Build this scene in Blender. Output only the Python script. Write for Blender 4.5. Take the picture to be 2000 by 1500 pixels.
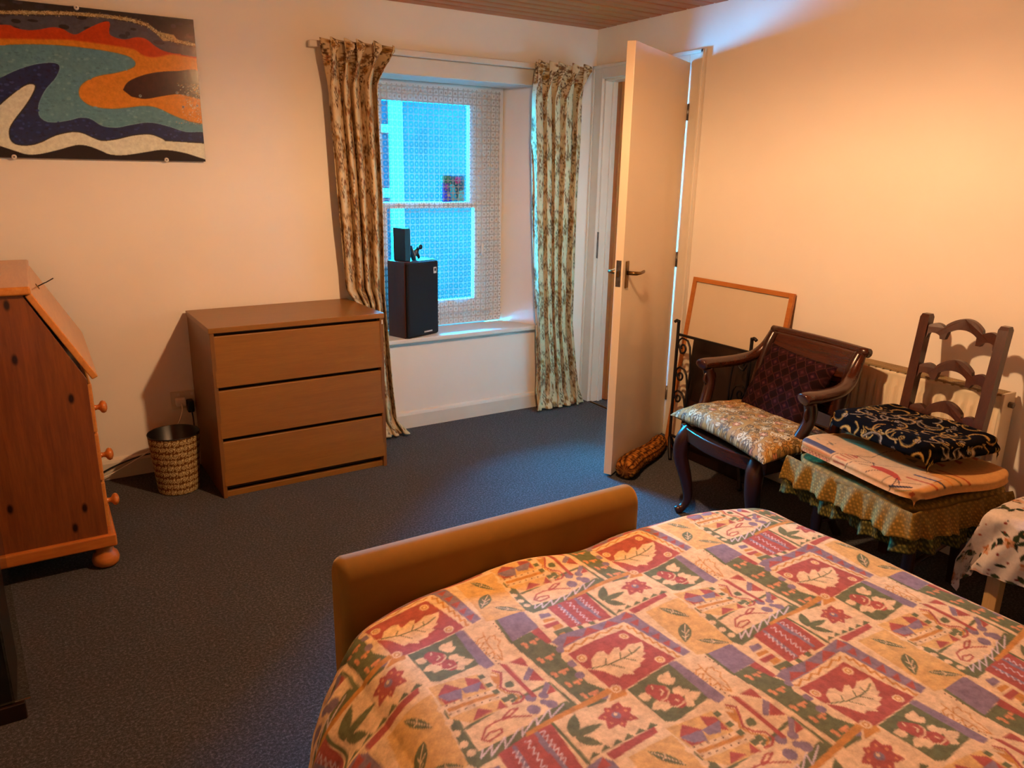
import bpy, math, random
import numpy as np
from mathutils import Vector, Matrix
random.seed(7); rng=np.random.default_rng(7)
PI=math.pi
for o in list(bpy.data.objects): bpy.data.objects.remove(o,do_unlink=True)
scene=bpy.context.scene; COL=scene.collection

# ------------------------------------------------------------------ camera
# room frame: window wall y=0, right-hand wall x=0, floor z=0, metres
yaw,pitch,roll=.5608,.2749,.0192
fw=Vector((math.sin(yaw)*math.cos(pitch),math.cos(yaw)*math.cos(pitch),-math.sin(pitch)))
r0=Vector((math.cos(yaw),-math.sin(yaw),0)); u0=r0.cross(fw)
rt=r0*math.cos(roll)+u0*math.sin(roll); up=u0*math.cos(roll)-r0*math.sin(roll)
cd=bpy.data.cameras.new('camera'); cam=bpy.data.objects.new('camera',cd); COL.objects.link(cam)
cam.matrix_world=Matrix(((rt.x,up.x,-fw.x,-2.9663),(rt.y,up.y,-fw.y,-3.8508),(rt.z,up.z,-fw.z,1.4494),(0,0,0,1)))
cd.sensor_fit='HORIZONTAL'; cd.sensor_width=36; cd.lens=36*1484.06/2000; cd.clip_start=.02
scene.camera=cam

# ------------------------------------------------------------------ sky, exposure
W=bpy.data.worlds.new('sky'); scene.world=W; W.use_nodes=True
bg=W.node_tree.nodes['Background']; bg.inputs[0].default_value=(.004,.45,1.0,1); bg.inputs[1].default_value=560
vs=scene.view_settings; vs.view_transform='Standard'; vs.look='None'; vs.gamma=1.0; vs.exposure=0.0; vs.use_curve_mapping=False
def light(name,kind,loc,col,energy,size=.03):
    l=bpy.data.lights.new(name,kind); l.color=col; l.energy=energy
    if kind=='POINT': l.shadow_soft_size=size
    o=bpy.data.objects.new(name,l); COL.objects.link(o); o.location=loc; return o
LAMP=(-1.63,-2.12,2.02)
WARM=(1.0,.59,.295)
light('pendant_bulb_light','POINT',LAMP,WARM,128,.035)
light('hall_bulb_light','POINT',(.55,.35,2.0),(1.0,.66,.40),75,.05)
portal=bpy.data.lights.new('window_portal','AREA'); portal.shape='RECTANGLE'; portal.size=1.1; portal.size_y=1.5
po=bpy.data.objects.new('window_portal',portal); COL.objects.link(po); po.location=(-.98,.40,1.22); po.rotation_euler=(-PI/2,0,0)
portal.cycles.is_portal=True

# ------------------------------------------------------------------ mesh helpers
class MB:
    def __init__(s): s.v=[]; s.f=[]
    def add(s,vs,fs):
        n=len(s.v); s.v+= [tuple(map(float,p)) for p in vs]; s.f+=[tuple(i+n for i in f) for f in fs]; return s
    def box(s,x0,x1,y0,y1,z0,z1):
        return s.add([(x0,y0,z0),(x1,y0,z0),(x1,y1,z0),(x0,y1,z0),(x0,y0,z1),(x1,y0,z1),(x1,y1,z1),(x0,y1,z1)],
            [(3,2,1,0),(4,5,6,7),(0,1,5,4),(1,2,6,5),(2,3,7,6),(3,0,4,7)])
    def hexa(s,p):   # 8 points, same order as box
        return s.add(p,[(3,2,1,0),(4,5,6,7),(0,1,5,4),(1,2,6,5),(2,3,7,6),(3,0,4,7)])
    def bar(s,a,b,w,h,upv=(0,0,1)):
        a,b=Vector(a),Vector(b); d=(b-a).normalized(); u=Vector(upv); r=d.cross(u).normalized(); u=r.cross(d)
        q=[]
        for c in(a,b):
            q+=[c-r*w/2-u*h/2,c+r*w/2-u*h/2,c+r*w/2+u*h/2,c-r*w/2+u*h/2]
        return s.add(q,[(0,1,2,3),(7,6,5,4),(0,4,5,1),(1,5,6,2),(2,6,7,3),(3,7,4,0)])
    def tube(s,pts,r,n=8,cap=True,sx=1.):
        P=[Vector(p) for p in pts]; R=r if hasattr(r,'__len__') else [r]*len(P); N=len(P); ref=None; vs=[]
        for i,p in enumerate(P):
            d=(P[min(i+1,N-1)]-P[max(i-1,0)]).normalized()
            if ref is None:
                ref=Vector((0,0,1)) if abs(d.z)<.9 else Vector((1,0,0))
            a=(ref-d*ref.dot(d)).normalized(); b=d.cross(a); ref=a
            for k in range(n):
                t=2*PI*k/n; vs.append(p+(a*math.cos(t)+b*math.sin(t)*sx)*R[i])
        fs=[(i*n+k,i*n+(k+1)%n,(i+1)*n+(k+1)%n,(i+1)*n+k) for i in range(N-1) for k in range(n)]
        if cap: fs+=[tuple(range(n-1,-1,-1)),tuple((N-1)*n+k for k in range(n))]
        return s.add(vs,fs)
    def lathe(s,prof,n=24,c=(0,0,0),M=None):
        vs=[]
        for r,z in prof:
            for k in range(n):
                t=2*PI*k/n; p=Vector((r*math.cos(t),r*math.sin(t),z))
                if M is not None: p=M@p
                vs.append(p+Vector(c))
        m=len(prof); fs=[(i*n+k,i*n+(k+1)%n,(i+1)*n+(k+1)%n,(i+1)*n+k) for i in range(m-1) for k in range(n)]
        fs+=[tuple(range(n-1,-1,-1)),tuple((m-1)*n+k for k in range(n))]
        return s.add(vs,fs)
    def prism(s,poly,f0,f1):   # poly of 2d points, f0/f1 map (a,b)->3d for both faces
        n=len(poly); vs=[f0(*p) for p in poly]+[f1(*p) for p in poly]
        return s.add(vs,[tuple(range(n-1,-1,-1)),tuple(range(n,2*n))]+[(i,(i+1)%n,n+(i+1)%n,n+i) for i in range(n)])
    def build(s,name,mat,parent=None,smooth=False,bevel=0,seg=2,local=False,ang=None):
        me=bpy.data.meshes.new(name); me.from_pydata(s.v,[],s.f); me.update()
        return obj(name,me,mat,parent,smooth,bevel,seg,local)
def obj(name,me,mat,parent=None,smooth=False,bevel=0,seg=2,local=False):
    o=bpy.data.objects.new(name,me); COL.objects.link(o)
    if mat: me.materials.append(mat)
    if smooth: me.polygons.foreach_set('use_smooth',[True]*len(me.polygons))
    if parent is not None:
        o.parent=parent
        if not local: o.matrix_parent_inverse=base_matrix(parent).inverted()
    if bevel:
        m=o.modifiers.new('bevel','BEVEL'); m.width=bevel; m.segments=seg; m.limit_method='ANGLE'; m.angle_limit=.6
        me.polygons.foreach_set('use_smooth',[True]*len(me.polygons))
        w=o.modifiers.new('wn','WEIGHTED_NORMAL'); w.keep_sharp=True
    return o
def base_matrix(o):
    m=Matrix.LocRotScale(o.location,o.rotation_euler,o.scale)
    if o.parent is not None: m=base_matrix(o.parent)@o.matrix_parent_inverse@m
    return m
def thing(name,label,cat,loc=(0,0,0),rz=0,group=None,kind=None):
    o=bpy.data.objects.new(name,None); COL.objects.link(o); o.location=loc; o.rotation_euler=(0,0,rz); o.empty_display_size=.1
    return tag(o,label,cat,group,kind)
def tag(o,label=None,cat=None,group=None,kind=None):
    if label: o['label']=label
    if cat: o['category']=cat
    if group: o['group']=group
    if kind: o['kind']=kind
    return o
def sheet(name,P,colors,mat,parent=None,closed=None,local=False,flip=False):
    """grid of points P[n,m,3] with a colour per vertex"""
    n,m=P.shape[:2]; idx=np.arange(n*m).reshape(n,m)
    q=np.stack([idx[:-1,:-1],idx[:-1,1:],idx[1:,1:],idx[1:,:-1]],-1).reshape(-1,4)
    if flip: q=q[:,::-1]
    return vmesh(name,P.reshape(-1,3),q,colors.reshape(-1,3) if colors is not None else None,mat,parent,local)
def vmesh(name,V,Q,C,mat,parent=None,local=False):
    me=bpy.data.meshes.new(name); Q=np.ascontiguousarray(Q)
    me.vertices.add(len(V)); me.vertices.foreach_set('co',np.asarray(V,np.float32).ravel())
    k=Q.shape[1]; me.loops.add(Q.size); me.loops.foreach_set('vertex_index',Q.astype(np.int32).ravel())
    me.polygons.add(len(Q)); me.polygons.foreach_set('loop_start',np.arange(0,Q.size,k,dtype=np.int32))
    me.polygons.foreach_set('use_smooth',np.ones(len(Q),bool)); me.update(calc_edges=True)
    if C is not None:
        a=me.color_attributes.new('print','FLOAT_COLOR','POINT'); a.data.foreach_set('color',np.c_[C,np.ones(len(C))].astype(np.float32).ravel())
    me.validate(); return obj(name,me,mat,parent,False,0,2,local)


# ------------------------------------------------------------------ printed cloth: colour per vertex from drawn motifs
def lin(h):
    h=h.lstrip('#'); c=np.array([int(h[i:i+2],16)/255 for i in(0,2,4)])
    return np.where(c<=.04045,c/12.92,((c+.055)/1.055)**2.4)
TINT=np.array([1.,.72,.50])   # colours below were picked under the warm lamp; this takes the lamp's tint out again
class Canvas:
    """a sheet of printed cloth: k cells per metre, repeats at its edges"""
    def __init__(s,w,h,base,wrap=True): s.wrap=wrap; s.w,s.h=int(w),int(h); s.a=np.empty((s.h,s.w,3)); s.a[:]=lin(base)
    def _put(s,x0,y0,m,col):
        yy,xx=np.nonzero(m)
        if not s.wrap:
            k=(yy+y0>=0)&(yy+y0<s.h)&(xx+x0>=0)&(xx+x0<s.w); yy,xx=yy[k],xx[k]
        s.a[(yy+y0)%s.h,(xx+x0)%s.w]=lin(col)
    def _grid(s,pts,pad):
        p=np.asarray(pts,float); x0,y0=np.floor(p.min(0)-pad).astype(int); x1,y1=np.ceil(p.max(0)+pad).astype(int)
        X,Y=np.meshgrid(np.arange(x0,x1+1)+.0,np.arange(y0,y1+1)+.0); return p,x0,y0,X,Y
    def poly(s,pts,col):
        p,x0,y0,X,Y=s._grid(pts,1); m=np.zeros(X.shape,bool); q=np.roll(p,-1,0)
        for (ax,ay),(bx,by) in zip(p,q):
            if ay==by: continue
            m^=((ay>Y)!=(by>Y))&(X<(bx-ax)*(Y-ay)/(by-ay)+ax)
        s._put(x0,y0,m,col)
    def line(s,pts,w,col):
        for a,b in zip(pts[:-1],pts[1:]):
            p,x0,y0,X,Y=s._grid([a,b],w); d=p[1]-p[0]; L=max(d@d,1e-9)
            t=np.clip(((X-p[0,0])*d[0]+(Y-p[0,1])*d[1])/L,0,1)
            s._put(x0,y0,(X-p[0,0]-t*d[0])**2+(Y-p[0,1]-t*d[1])**2<(w*.5)**2,col)
    def disc(s,c,r,col,ry=None,ang=0):
        ry=ry or r; p,x0,y0,X,Y=s._grid([c],max(r,ry)); ca,sa=np.cos(ang),np.sin(ang)
        dx,dy=X-c[0],Y-c[1]; s._put(x0,y0,((dx*ca+dy*sa)/r)**2+((dy*ca-dx*sa)/ry)**2<1,col)
    def leaf(s,a,b,w,col):
        a,b=np.array(a,float),np.array(b,float); d=b-a; n=np.array([-d[1],d[0]])/max(np.hypot(*d),1e-6)
        t=np.linspace(0,1,9); pr=np.sin(np.pi*t**.85)*w*.9
        s.poly([*(a+d*k+n*r for k,r in zip(t,pr)),*(a+d*k-n*r for k,r in zip(t[::-1],pr[::-1]))],col)
    def soften(s,n=1):
        for _ in range(n): s.a=(s.a*4+np.roll(s.a,1,0)+np.roll(s.a,-1,0)+np.roll(s.a,1,1)+np.roll(s.a,-1,1))/8
    def neutral(s,k=1.,p=1.): s.a=np.clip(s.a/TINT**p*k,.002,.86); return s
    def sample(s,x,y):
        x=np.asarray(x)%s.w; y=np.asarray(y)%s.h; i=np.floor(x).astype(int); j=np.floor(y).astype(int); fx=(x-i)[...,None]; fy=(y-j)[...,None]
        i%=s.w; j%=s.h; i2=(i+1)%s.w; j2=(j+1)%s.h; A=s.a
        return (A[j,i]*(1-fx)+A[j,i2]*fx)*(1-fy)+(A[j2,i]*(1-fx)+A[j2,i2]*fx)*fy

# ------------------------------------------------------------------ materials
def nt(name):
    m=bpy.data.materials.new(name); m.use_nodes=True; t=m.node_tree; return m,t,t.nodes,t.links,t.nodes['Principled BSDF']
def rgb(h): return (*[float(x) for x in lin(h)],1)
def bump(N,L,b,h,strength,dist=.002):
    n=N.new('ShaderNodeBump'); n.inputs['Strength'].default_value=strength; n.inputs['Distance'].default_value=dist
    L.new(h,n.inputs['Height']); L.new(n.outputs[0],b.inputs['Normal'])
def noise(N,L,scale,vec=None,detail=4,rough=.6):
    n=N.new('ShaderNodeTexNoise'); n.inputs['Scale'].default_value=scale; n.inputs['Detail'].default_value=detail; n.inputs['Roughness'].default_value=rough
    if vec is not None: L.new(vec,n.inputs['Vector'])
    return n
def coord(N,L,scale=(1,1,1),rot=(0,0,0)):
    c=N.new('ShaderNodeTexCoord'); m=N.new('ShaderNodeMapping'); m.inputs['Scale'].default_value=scale; m.inputs['Rotation'].default_value=rot
    L.new(c.outputs['Object'],m.inputs[0]); return m.outputs[0]
def ramp(N,L,fac,stops):
    r=N.new('ShaderNodeValToRGB'); e=r.color_ramp.elements
    while len(e)<len(stops): e.new(.5)
    for i,(p,c) in enumerate(stops): e[i].position=p; e[i].color=c
    L.new(fac,r.inputs[0]); return r.outputs[0]
def mix(N,L,fac,a,b,mode='MIX'):
    m=N.new('ShaderNodeMix'); m.data_type='RGBA'; m.blend_type=mode
    for s,v in((m.inputs[0],fac),(m.inputs[6],a),(m.inputs[7],b)):
        if hasattr(v,'links') or hasattr(v,'is_linked'): L.new(v,s)
        else: s.default_value=v
    return m.outputs[2]
def plain(name,c1,c2=None,rough=.6,scale=6,bmp=0,bscale=120,metal=0,coat=0,spec=.5):
    m,t,N,L,b=nt(name); v=coord(N,L); n=noise(N,L,scale,v)
    c2=c2 or c1; L.new(ramp(N,L,n.outputs[0],[(.3,rgb(c1)),(.7,rgb(c2))]),b.inputs['Base Color'])
    b.inputs['Roughness'].default_value=rough; b.inputs['Metallic'].default_value=metal; b.inputs['Specular IOR Level'].default_value=spec
    b.inputs['Coat Weight'].default_value=coat
    if bmp: bump(N,L,b,noise(N,L,bscale,v).outputs[0],bmp)
    return m
def wood(name,c1,c2,axis='x',rough=.4,coat=.0,grain=1.,knots=None,spec=.4):
    m,t,N,L,b=nt(name); sc={'x':(1.2,16,16),'y':(16,1.2,16),'z':(16,16,1.2)}[axis]
    v=coord(N,L,tuple(s*grain for s in sc)); n=noise(N,L,3,v,6,.65); n2=noise(N,L,14,v,3,.7)
    c=ramp(N,L,n.outputs[0],[(.32,rgb(c1)),(.68,rgb(c2))])
    c=mix(N,L,.25,c,ramp(N,L,n2.outputs[0],[(.35,rgb(c1)),(.65,rgb(c2))]),'MULTIPLY') if False else mix(N,L,.35,c,ramp(N,L,n2.outputs[0],[(.4,rgb(c1)),(.6,rgb(c2))]))
    if knots:
        vk=coord(N,L,{'x':(1,2,2),'y':(2,1,2),'z':(2.2,2.2,1.1)}[axis]); w=noise(N,L,5,vk,2)
        vo=N.new('ShaderNodeTexVoronoi'); vo.voronoi_dimensions='2D'; vo.inputs['Scale'].default_value=knots; sp2=N.new('ShaderNodeSeparateXYZ'); L.new(vk,sp2.inputs[0]); cb2=N.new('ShaderNodeCombineXYZ')
        for i_,ax_ in enumerate({'x':(0,1),'y':(0,1),'z':(0,2)}[axis]): L.new(sp2.outputs[ax_],cb2.inputs[i_])
        L.new(cb2.outputs[0],vo.inputs['Vector']); vo.inputs['Randomness'].default_value=1
        sr2=N.new('ShaderNodeSeparateColor'); L.new(vo.outputs['Color'],sr2.inputs[0]); gt=N.new('ShaderNodeMath'); gt.operation='MULTIPLY'; th2=N.new('ShaderNodeMath'); th2.operation='GREATER_THAN'; th2.inputs[1].default_value=.55; L.new(sr2.outputs[0],th2.inputs[0]); L.new(th2.outputs[0],gt.inputs[1])
        L.new(ramp(N,L,vo.outputs['Distance'],[(.05,(1,1,1,1)),(.11,(0,0,0,1))]),gt.inputs[0]); c=mix(N,L,gt.outputs[0],c,rgb('240C05'))
    L.new(c,b.inputs['Base Color']); b.inputs['Roughness'].default_value=rough; b.inputs['Coat Weight'].default_value=coat; b.inputs['Coat Roughness'].default_value=.15
    b.inputs['Specular IOR Level'].default_value=spec
    bump(N,L,b,n2.outputs[0],.12); return m
def printed(name,rough=.8,weave=900,var=.18,bmp=.25,sheen=.0,spec=.2):
    m,t,N,L,b=nt(name); a=N.new('ShaderNodeVertexColor'); a.layer_name='print'; v=coord(N,L)
    n=noise(N,L,55,v,5,.7); k=ramp(N,L,n.outputs[0],[(.3,(1-var,1-var,1-var,1)),(.7,(1+var*.4,1+var*.4,1+var*.4,1))])
    L.new(mix(N,L,1.,a.outputs[0],k,'MULTIPLY'),b.inputs['Base Color']); b.inputs['Roughness'].default_value=rough; b.inputs['Specular IOR Level'].default_value=spec
    b.inputs['Sheen Weight'].default_value=sheen
    bump(N,L,b,noise(N,L,weave,v,2).outputs[0],bmp,.001); return m
M={}
M['wall']=plain('wall_paint','EAE3D7','EFE9DE',.85,1.5,.08,60,spec=.15)
M['white']=plain('white_gloss_paint','D8CFBE','E2DACB',.35,3,.03,40)
M['reveal']=plain('reveal_paint','D8D4CC','DEDAD2',.7,3,.05,60,spec=.2)
M['door']=plain('door_cream_gloss','DCCBB0','E2D3B9',.22,1.2,.02,30,coat=.2)
M['brass']=plain('aged_brass','8A6A3A','5A4020',.35,30,metal=.9)
M['steel']=plain('dull_steel','8A8580','5C5752',.35,40,metal=.9)
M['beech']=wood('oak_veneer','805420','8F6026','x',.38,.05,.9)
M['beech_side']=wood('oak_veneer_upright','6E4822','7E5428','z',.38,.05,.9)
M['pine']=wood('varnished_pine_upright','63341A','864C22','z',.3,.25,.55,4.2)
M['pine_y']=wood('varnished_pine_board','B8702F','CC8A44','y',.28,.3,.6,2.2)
M['pine_x']=wood('varnished_pine_cross','A85A20','C27632','x',.3,.25,.6,2.2)
M['pinedoor']=wood('hall_pine','94531C','B8702C','z',.4,.1,.5,2.4)
M['plank']=wood('ceiling_plank_pine','B24E16','CE6A28','x',.42,.1,.55,2.0)
M['dark_gap']=plain('ceiling_backing','2A140A','331A0D',.8)
M['mahog']=wood('dark_mahogany','240E08','37170C','z',.28,.15,.5)
M['mahog_x']=wood('dark_mahogany_lengthwise','2A1209','45200F','y',.25,.25,.5)
M['oak_dark']=wood('dark_oak','30130A','46200D','z',.32,.15,.6)
M['black_wood']=wood('near_black_wood','150A07','241108','z',.35,.2,.5)
M['walnut']=wood('walnut_veneer','3C1E14','4D281A','z',.4,.05,.6)
M['frame']=wood('light_oak_frame','A9622A','C07A38','y',.4,.1,.7)
M['cream_wood']=wood('cream_beech','C89B58','D8AE6C','z',.4,.1,.6)
M['black']=plain('black_plastic','0B0909','120F0F',.4,8)
M['black_gloss']=plain('glossy_panel_daylit','1E5A6E','22647A',.15,8,coat=.6)  # blue window daylight put into the colour of the dark glossy face
M['grille']=plain('speaker_cloth','0A0607','120B0C',.9,200,.3,700)
M['iron']=plain('black_iron','100A09','1C1210',.5,30,.2,200,metal=.3)
M['plastic']=plain('white_plastic','DDD6CA','E4DED2',.35,8)
M['socket']=plain('socket_plastic','CFC3AF','D6CBB8',.35,8)
M['upvc']=plain('white_window_frame','D8DDE0','E2E6E8',.3,4)
M['rad']=plain('radiator_enamel','D8C9AC','DFD1B6',.3,5)
M['rad_dark']=plain('radiator_grille','8A7350','9A835C',.45,8)
M['velvet']=None
m,t,N,L,b=nt('carpet'); v=coord(N,L); n=noise(N,L,120,v,6,.9); n2=noise(N,L,2.2,v,4,.6)
c=ramp(N,L,n.outputs[0],[(.36,rgb('0E0E10')),(.5,rgb('26262B')),(.64,rgb('76747B'))]); c=mix(N,L,.5,c,ramp(N,L,n2.outputs[0],[(.35,(.62,.6,.6,1)),(.7,(1.1,1.1,1.1,1))]),'MULTIPLY')
L.new(c,b.inputs['Base Color']); b.inputs['Roughness'].default_value=1; b.inputs['Specular IOR Level'].default_value=.05; b.inputs['Sheen Weight'].default_value=.15
bump(N,L,b,n.outputs[0],.9,.006); M['carpet']=m
m,t,N,L,b=nt('ochre_velvet'); v=coord(N,L); n=noise(N,L,5,v,4); L.new(ramp(N,L,n.outputs[0],[(.3,rgb('70501B')),(.7,rgb('7E5A20'))]),b.inputs['Base Color'])
b.inputs['Roughness'].default_value=.75; b.inputs['Sheen Weight'].default_value=.5; b.inputs['Sheen Tint'].default_value=rgb('D89A40'); b.inputs['Specular IOR Level'].default_value=.15
bump(N,L,b,noise(N,L,500,v,2).outputs[0],.15,.001); M['velvet']=m
def clear(name,tint,gloss):
    m,t,N,L,b=nt(name); N.remove(b); out=N['Material Output']; tr=N.new('ShaderNodeBsdfTransparent'); tr.inputs[0].default_value=tint
    g=N.new('ShaderNodeBsdfGlossy'); g.inputs['Roughness'].default_value=.03; fr=N.new('ShaderNodeFresnel'); fr.inputs[0].default_value=gloss
    mx=N.new('ShaderNodeMixShader'); L.new(fr.outputs[0],mx.inputs[0]); L.new(tr.outputs[0],mx.inputs[1]); L.new(g.outputs[0],mx.inputs[2]); L.new(mx.outputs[0],out.inputs[0]); return m
M['glass']=clear('window_glass',(.92,.96,.96,1),1.45)
M['glass2']=clear('cabinet_glass',(.88,.89,.84,1),1.5)
# lamp shade: cloth that lets part of the light through
m,t,N,L,b=nt('lampshade_cloth'); N.remove(b); out=N['Material Output']; d=N.new('ShaderNodeBsdfDiffuse'); d.inputs[0].default_value=rgb('D8C8A8'); tl=N.new('ShaderNodeBsdfTranslucent'); tl.inputs[0].default_value=rgb('F6EAD6')
mx=N.new('ShaderNodeMixShader'); mx.inputs[0].default_value=.86; L.new(d.outputs[0],mx.inputs[1]); L.new(tl.outputs[0],mx.inputs[2]); m0=N.new('ShaderNodeMixShader'); m0.inputs[0].default_value=.32; tp=N.new('ShaderNodeBsdfTransparent'); L.new(mx.outputs[0],m0.inputs[1]); L.new(tp.outputs[0],m0.inputs[2]); L.new(m0.outputs[0],out.inputs[0]); M['shade']=m
# lace: open net of little rosettes
m,t,N,L,b=nt('lace_net'); N.remove(b); out=N['Material Output']; v=coord(N,L,(1,1,1))
sx=N.new('ShaderNodeSeparateXYZ'); L.new(v,sx.inputs[0])
def mth(op,a,b=None):
    q=N.new('ShaderNodeMath'); q.operation=op
    for s,x in((q.inputs[0],a),(q.inputs[1],b)):
        if x is None: continue
        if isinstance(x,(int,float)): s.default_value=x
        else: L.new(x,s)
    return q.outputs[0]
kx=2*PI/.062; kz=2*PI/.070
A=mth('COSINE',mth('MULTIPLY',sx.outputs[0],kx)); B=mth('COSINE',mth('MULTIPLY',sx.outputs[2],kz))
diam=mth('MULTIPLY',A,B)
A2=mth('COSINE',mth('MULTIPLY',sx.outputs[0],kx*2)); B2=mth('COSINE',mth('MULTIPLY',sx.outputs[2],kz*2))
dens=mth('ADD',mth('MULTIPLY',mth('LESS_THAN',mth('ABSOLUTE',diam),.20),.62),mth('MULTIPLY',mth('GREATER_THAN',mth('ADD',A2,B2),1.45),.5))
dens=mth('MINIMUM',mth('ADD',dens,.03),.8)
tr=N.new('ShaderNodeBsdfTransparent'); d=N.new('ShaderNodeBsdfDiffuse'); d.inputs[0].default_value=(.60,.60,.60,1); tl=N.new('ShaderNodeBsdfTranslucent'); tl.inputs[0].default_value=(.10,.05,.045,1)
m1=N.new('ShaderNodeMixShader'); m1.inputs[0].default_value=.3; L.new(d.outputs[0],m1.inputs[1]); L.new(tl.outputs[0],m1.inputs[2])
m2=N.new('ShaderNodeMixShader'); L.new(dens,m2.inputs[0]); L.new(tr.outputs[0],m2.inputs[1]); L.new(m1.outputs[0],m2.inputs[2]); L.new(m2.outputs[0],out.inputs[0]); M['lace']=m
M['print']=printed('printed_cotton')
M['print_duvet']=printed('printed_duvet_cotton',.8,900,.34,.25)
M['print_chintz']=printed('printed_chintz',.7,700,.12,.2)
M['print_velvet']=printed('printed_velvet',.95,500,.1,.3,0,.04)
M['print_gloss']=printed('enamel_paint',.16,60,.25,.12,0,.5)
M['ext_wall']=plain('outdoor_dimmed_render','090B0A','0D0F0E',.95,2,.3,80,spec=0)  # wall colour kept artificially near black to offset the very strong sky
M['ext_glass']=plain('outdoor_pane','030608','04080A',.5,2,spec=0)
M['ext_white']=plain('outdoor_white_frame','464846','4C4E4C',.6,4,spec=0)

# ------------------------------------------------------------------ room shell
XL,YB,H=-3.62,-4.75,2.244; HT=H+.03
def struct(o): o['kind']='structure'; return o
fl=struct(MB().box(XL-.1,1.25,YB-.1,.0,-.06,0).box(.0,1.25,0,1.3,-.06,0).build('floor',M['carpet']))
# window wall, .24 m deep with splayed reveal
wb=MB(); D=.26; xl0,xr0,xl1,xr1,zs,zt=-1.45,-.385,-1.375,-.505,.50,1.908
wb.box(XL-.1,.085,0,D,0,zs).box(XL-.1,.085,0,D,zt,HT)
wb.hexa([(XL-.1,0,zs),(xl0,0,zs),(xl1,D,zs),(XL-.1,D,zs),(XL-.1,0,zt),(xl0,0,zt),(xl1,D,zt),(XL-.1,D,zt)])
wb.hexa([(xr0,0,zs),(.085,0,zs),(.085,D,zs),(xr1,D,zs),(xr0,0,zt),(.085,0,zt),(.085,D,zt),(xr1,D,zt)])
struct(wb.build('wall_back',M['wall']))
wr=MB(); T=.085; dy0,dy1,dz=-.80,-.085,1.975
wr.box(0,T,YB-.1,dy0,0,HT).box(0,T,dy1,0,0,HT).box(0,T,dy0,dy1,dz,HT)
struct(wr.build('wall_right',M['wall']))
struct(MB().box(XL-.1,XL,YB,0,0,HT).build('wall_left',M['wall']))
struct(MB().box(XL-.1,T,YB-.1,YB,0,HT).build('wall_front',M['wall']))
# ceiling of narrow boards
ce=struct(MB().box(XL-.1,1.25,YB-.1,1.3,H+.016,H+.08).build('ceiling',M['dark_gap']))
pw=.092; pm=MB().box(XL,0,-pw/2+.003,pw/2-.003,0,.014); pme=None
for i in range(int(-YB/pw)+1):
    y=-pw*(i+.5)
    if pme is None:
        o=pm.build('plank',M['plank'],ce,bevel=.004,seg=1,local=True); pme=o.data
    else:
        o=bpy.data.objects.new('plank',pme); COL.objects.link(o); o.parent=ce
        q=o.modifiers.new('bevel','BEVEL'); q.width=.004; q.segments=1
    o.location=(random.uniform(-.004,.0)-.0,y,H+random.uniform(0,.0015))
# skirting boards
def skirt(name,a,b,n):
    a,b,n=Vector(a),Vector(b),Vector(n); prof=[(0,0),(.018,0),(.018,.078),(.013,.092),(.006,.098),(0,.098)]
    return struct(MB().prism(prof,lambda d,z:a+n*d+Vector((0,0,z)),lambda d,z:b+n*d+Vector((0,0,z))).build(name,M['white']))
skirt('baseboard_back',(XL,0,0),(0,0,0),(0,-1,0))
skirt('baseboard_right',(0,-.90,0),(0,YB,0),(-1,0,0))
skirt('baseboard_left',(XL,YB,0),(XL,0,0),(1,0,0))
# door casing and lining
tr=MB()
tr.box(-.022,0,dy1-.005,-.001,0,dz+.07).box(-.022,0,dy0-.095,dy0+.004,0,dz+.07).box(-.022,0,dy0+.004,dy1-.005,dz-.005,dz+.07)
tr.box(-.03,-.022,-.022,-.001,0,dz+.07).box(-.03,-.022,dy0-.095,dy0-.075,0,dz+.07).box(-.03,-.022,dy0-.095,-.001,dz+.05,dz+.07)
struct(tr.build('trim_1',M['white'],bevel=.004))
ln=MB().box(-.004,T+.005,dy1-.018,dy1+.001,0,dz).box(-.004,T+.005,dy0-.001,dy0+.018,0,dz).box(-.004,T+.005,dy0,dy1,dz-.018,dz)
ln.box(.045,.06,dy1-.03,dy1-.018,0,dz-.018).box(.045,.06,dy0+.018,dy0+.03,0,dz-.018)
lo=struct(ln.build('trim_2',M['white'],bevel=.002))
MB().box(-.006,-.003,dy1-.0195,dy1-.001,.93,1.09).build('strike_plate',M['steel'],lo)
struct(MB().box(-.012,.0,dy0,dy1-.018,0,.006).build('trim_3',M['brass']))
# ------------------------------------------------------------------ window
win=thing('window_1',None,None,(-.94,.25,zs),kind='structure')
wy=.225
def wbox(n,x0,x1,z0,z1,y0,y1,mt='upvc',bv=.004,par=win): return MB().box(x0,x1,y0,y1,z0,z1).build(n,M[mt],par,bevel=bv)
fx0,fx1=-1.375,-.505
fr=MB().box(fx0,-1.325,wy,wy+.05,.53,1.908).box(-.585,fx1,wy,wy+.05,.53,1.908).box(-1.325,-.585,wy,wy+.05,1.855,1.908).box(-1.325,-.585,wy,wy+.05,.53,.60)
fr.build('frame',M['upvc'],win,bevel=.004)
for nm,z0,z1,yy in(('sash',1.235,1.855,.0),('sash',.60,1.26,-.018)):
    gx0,gx1=(-1.275,-.73) if yy==0 else (-1.262,-.705)
    a,b_=(1.262,1.80) if yy==0 else (.688,1.226)
    s=MB().box(-1.325,gx0,wy+yy,wy+yy+.04,z0,z1).box(gx1,-.586,wy+yy,wy+yy+.04,z0,z1).box(gx0,gx1,wy+yy,wy+yy+.04,b_,z1).box(gx0,gx1,wy+yy,wy+yy+.04,z0,a)
    so=s.build(nm,M['upvc'],win,bevel=.004)
    MB().box(gx0,gx1,wy+yy+.018,wy+yy+.022,a,b_).build('pane',M['glass'],so)
MB().tube([(-.665,wy-.022,.95),(-.665,wy-.045,.955),(-.665,wy-.048,1.02)],.008,8).build('window_handle',M['plastic'],win,True)
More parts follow.
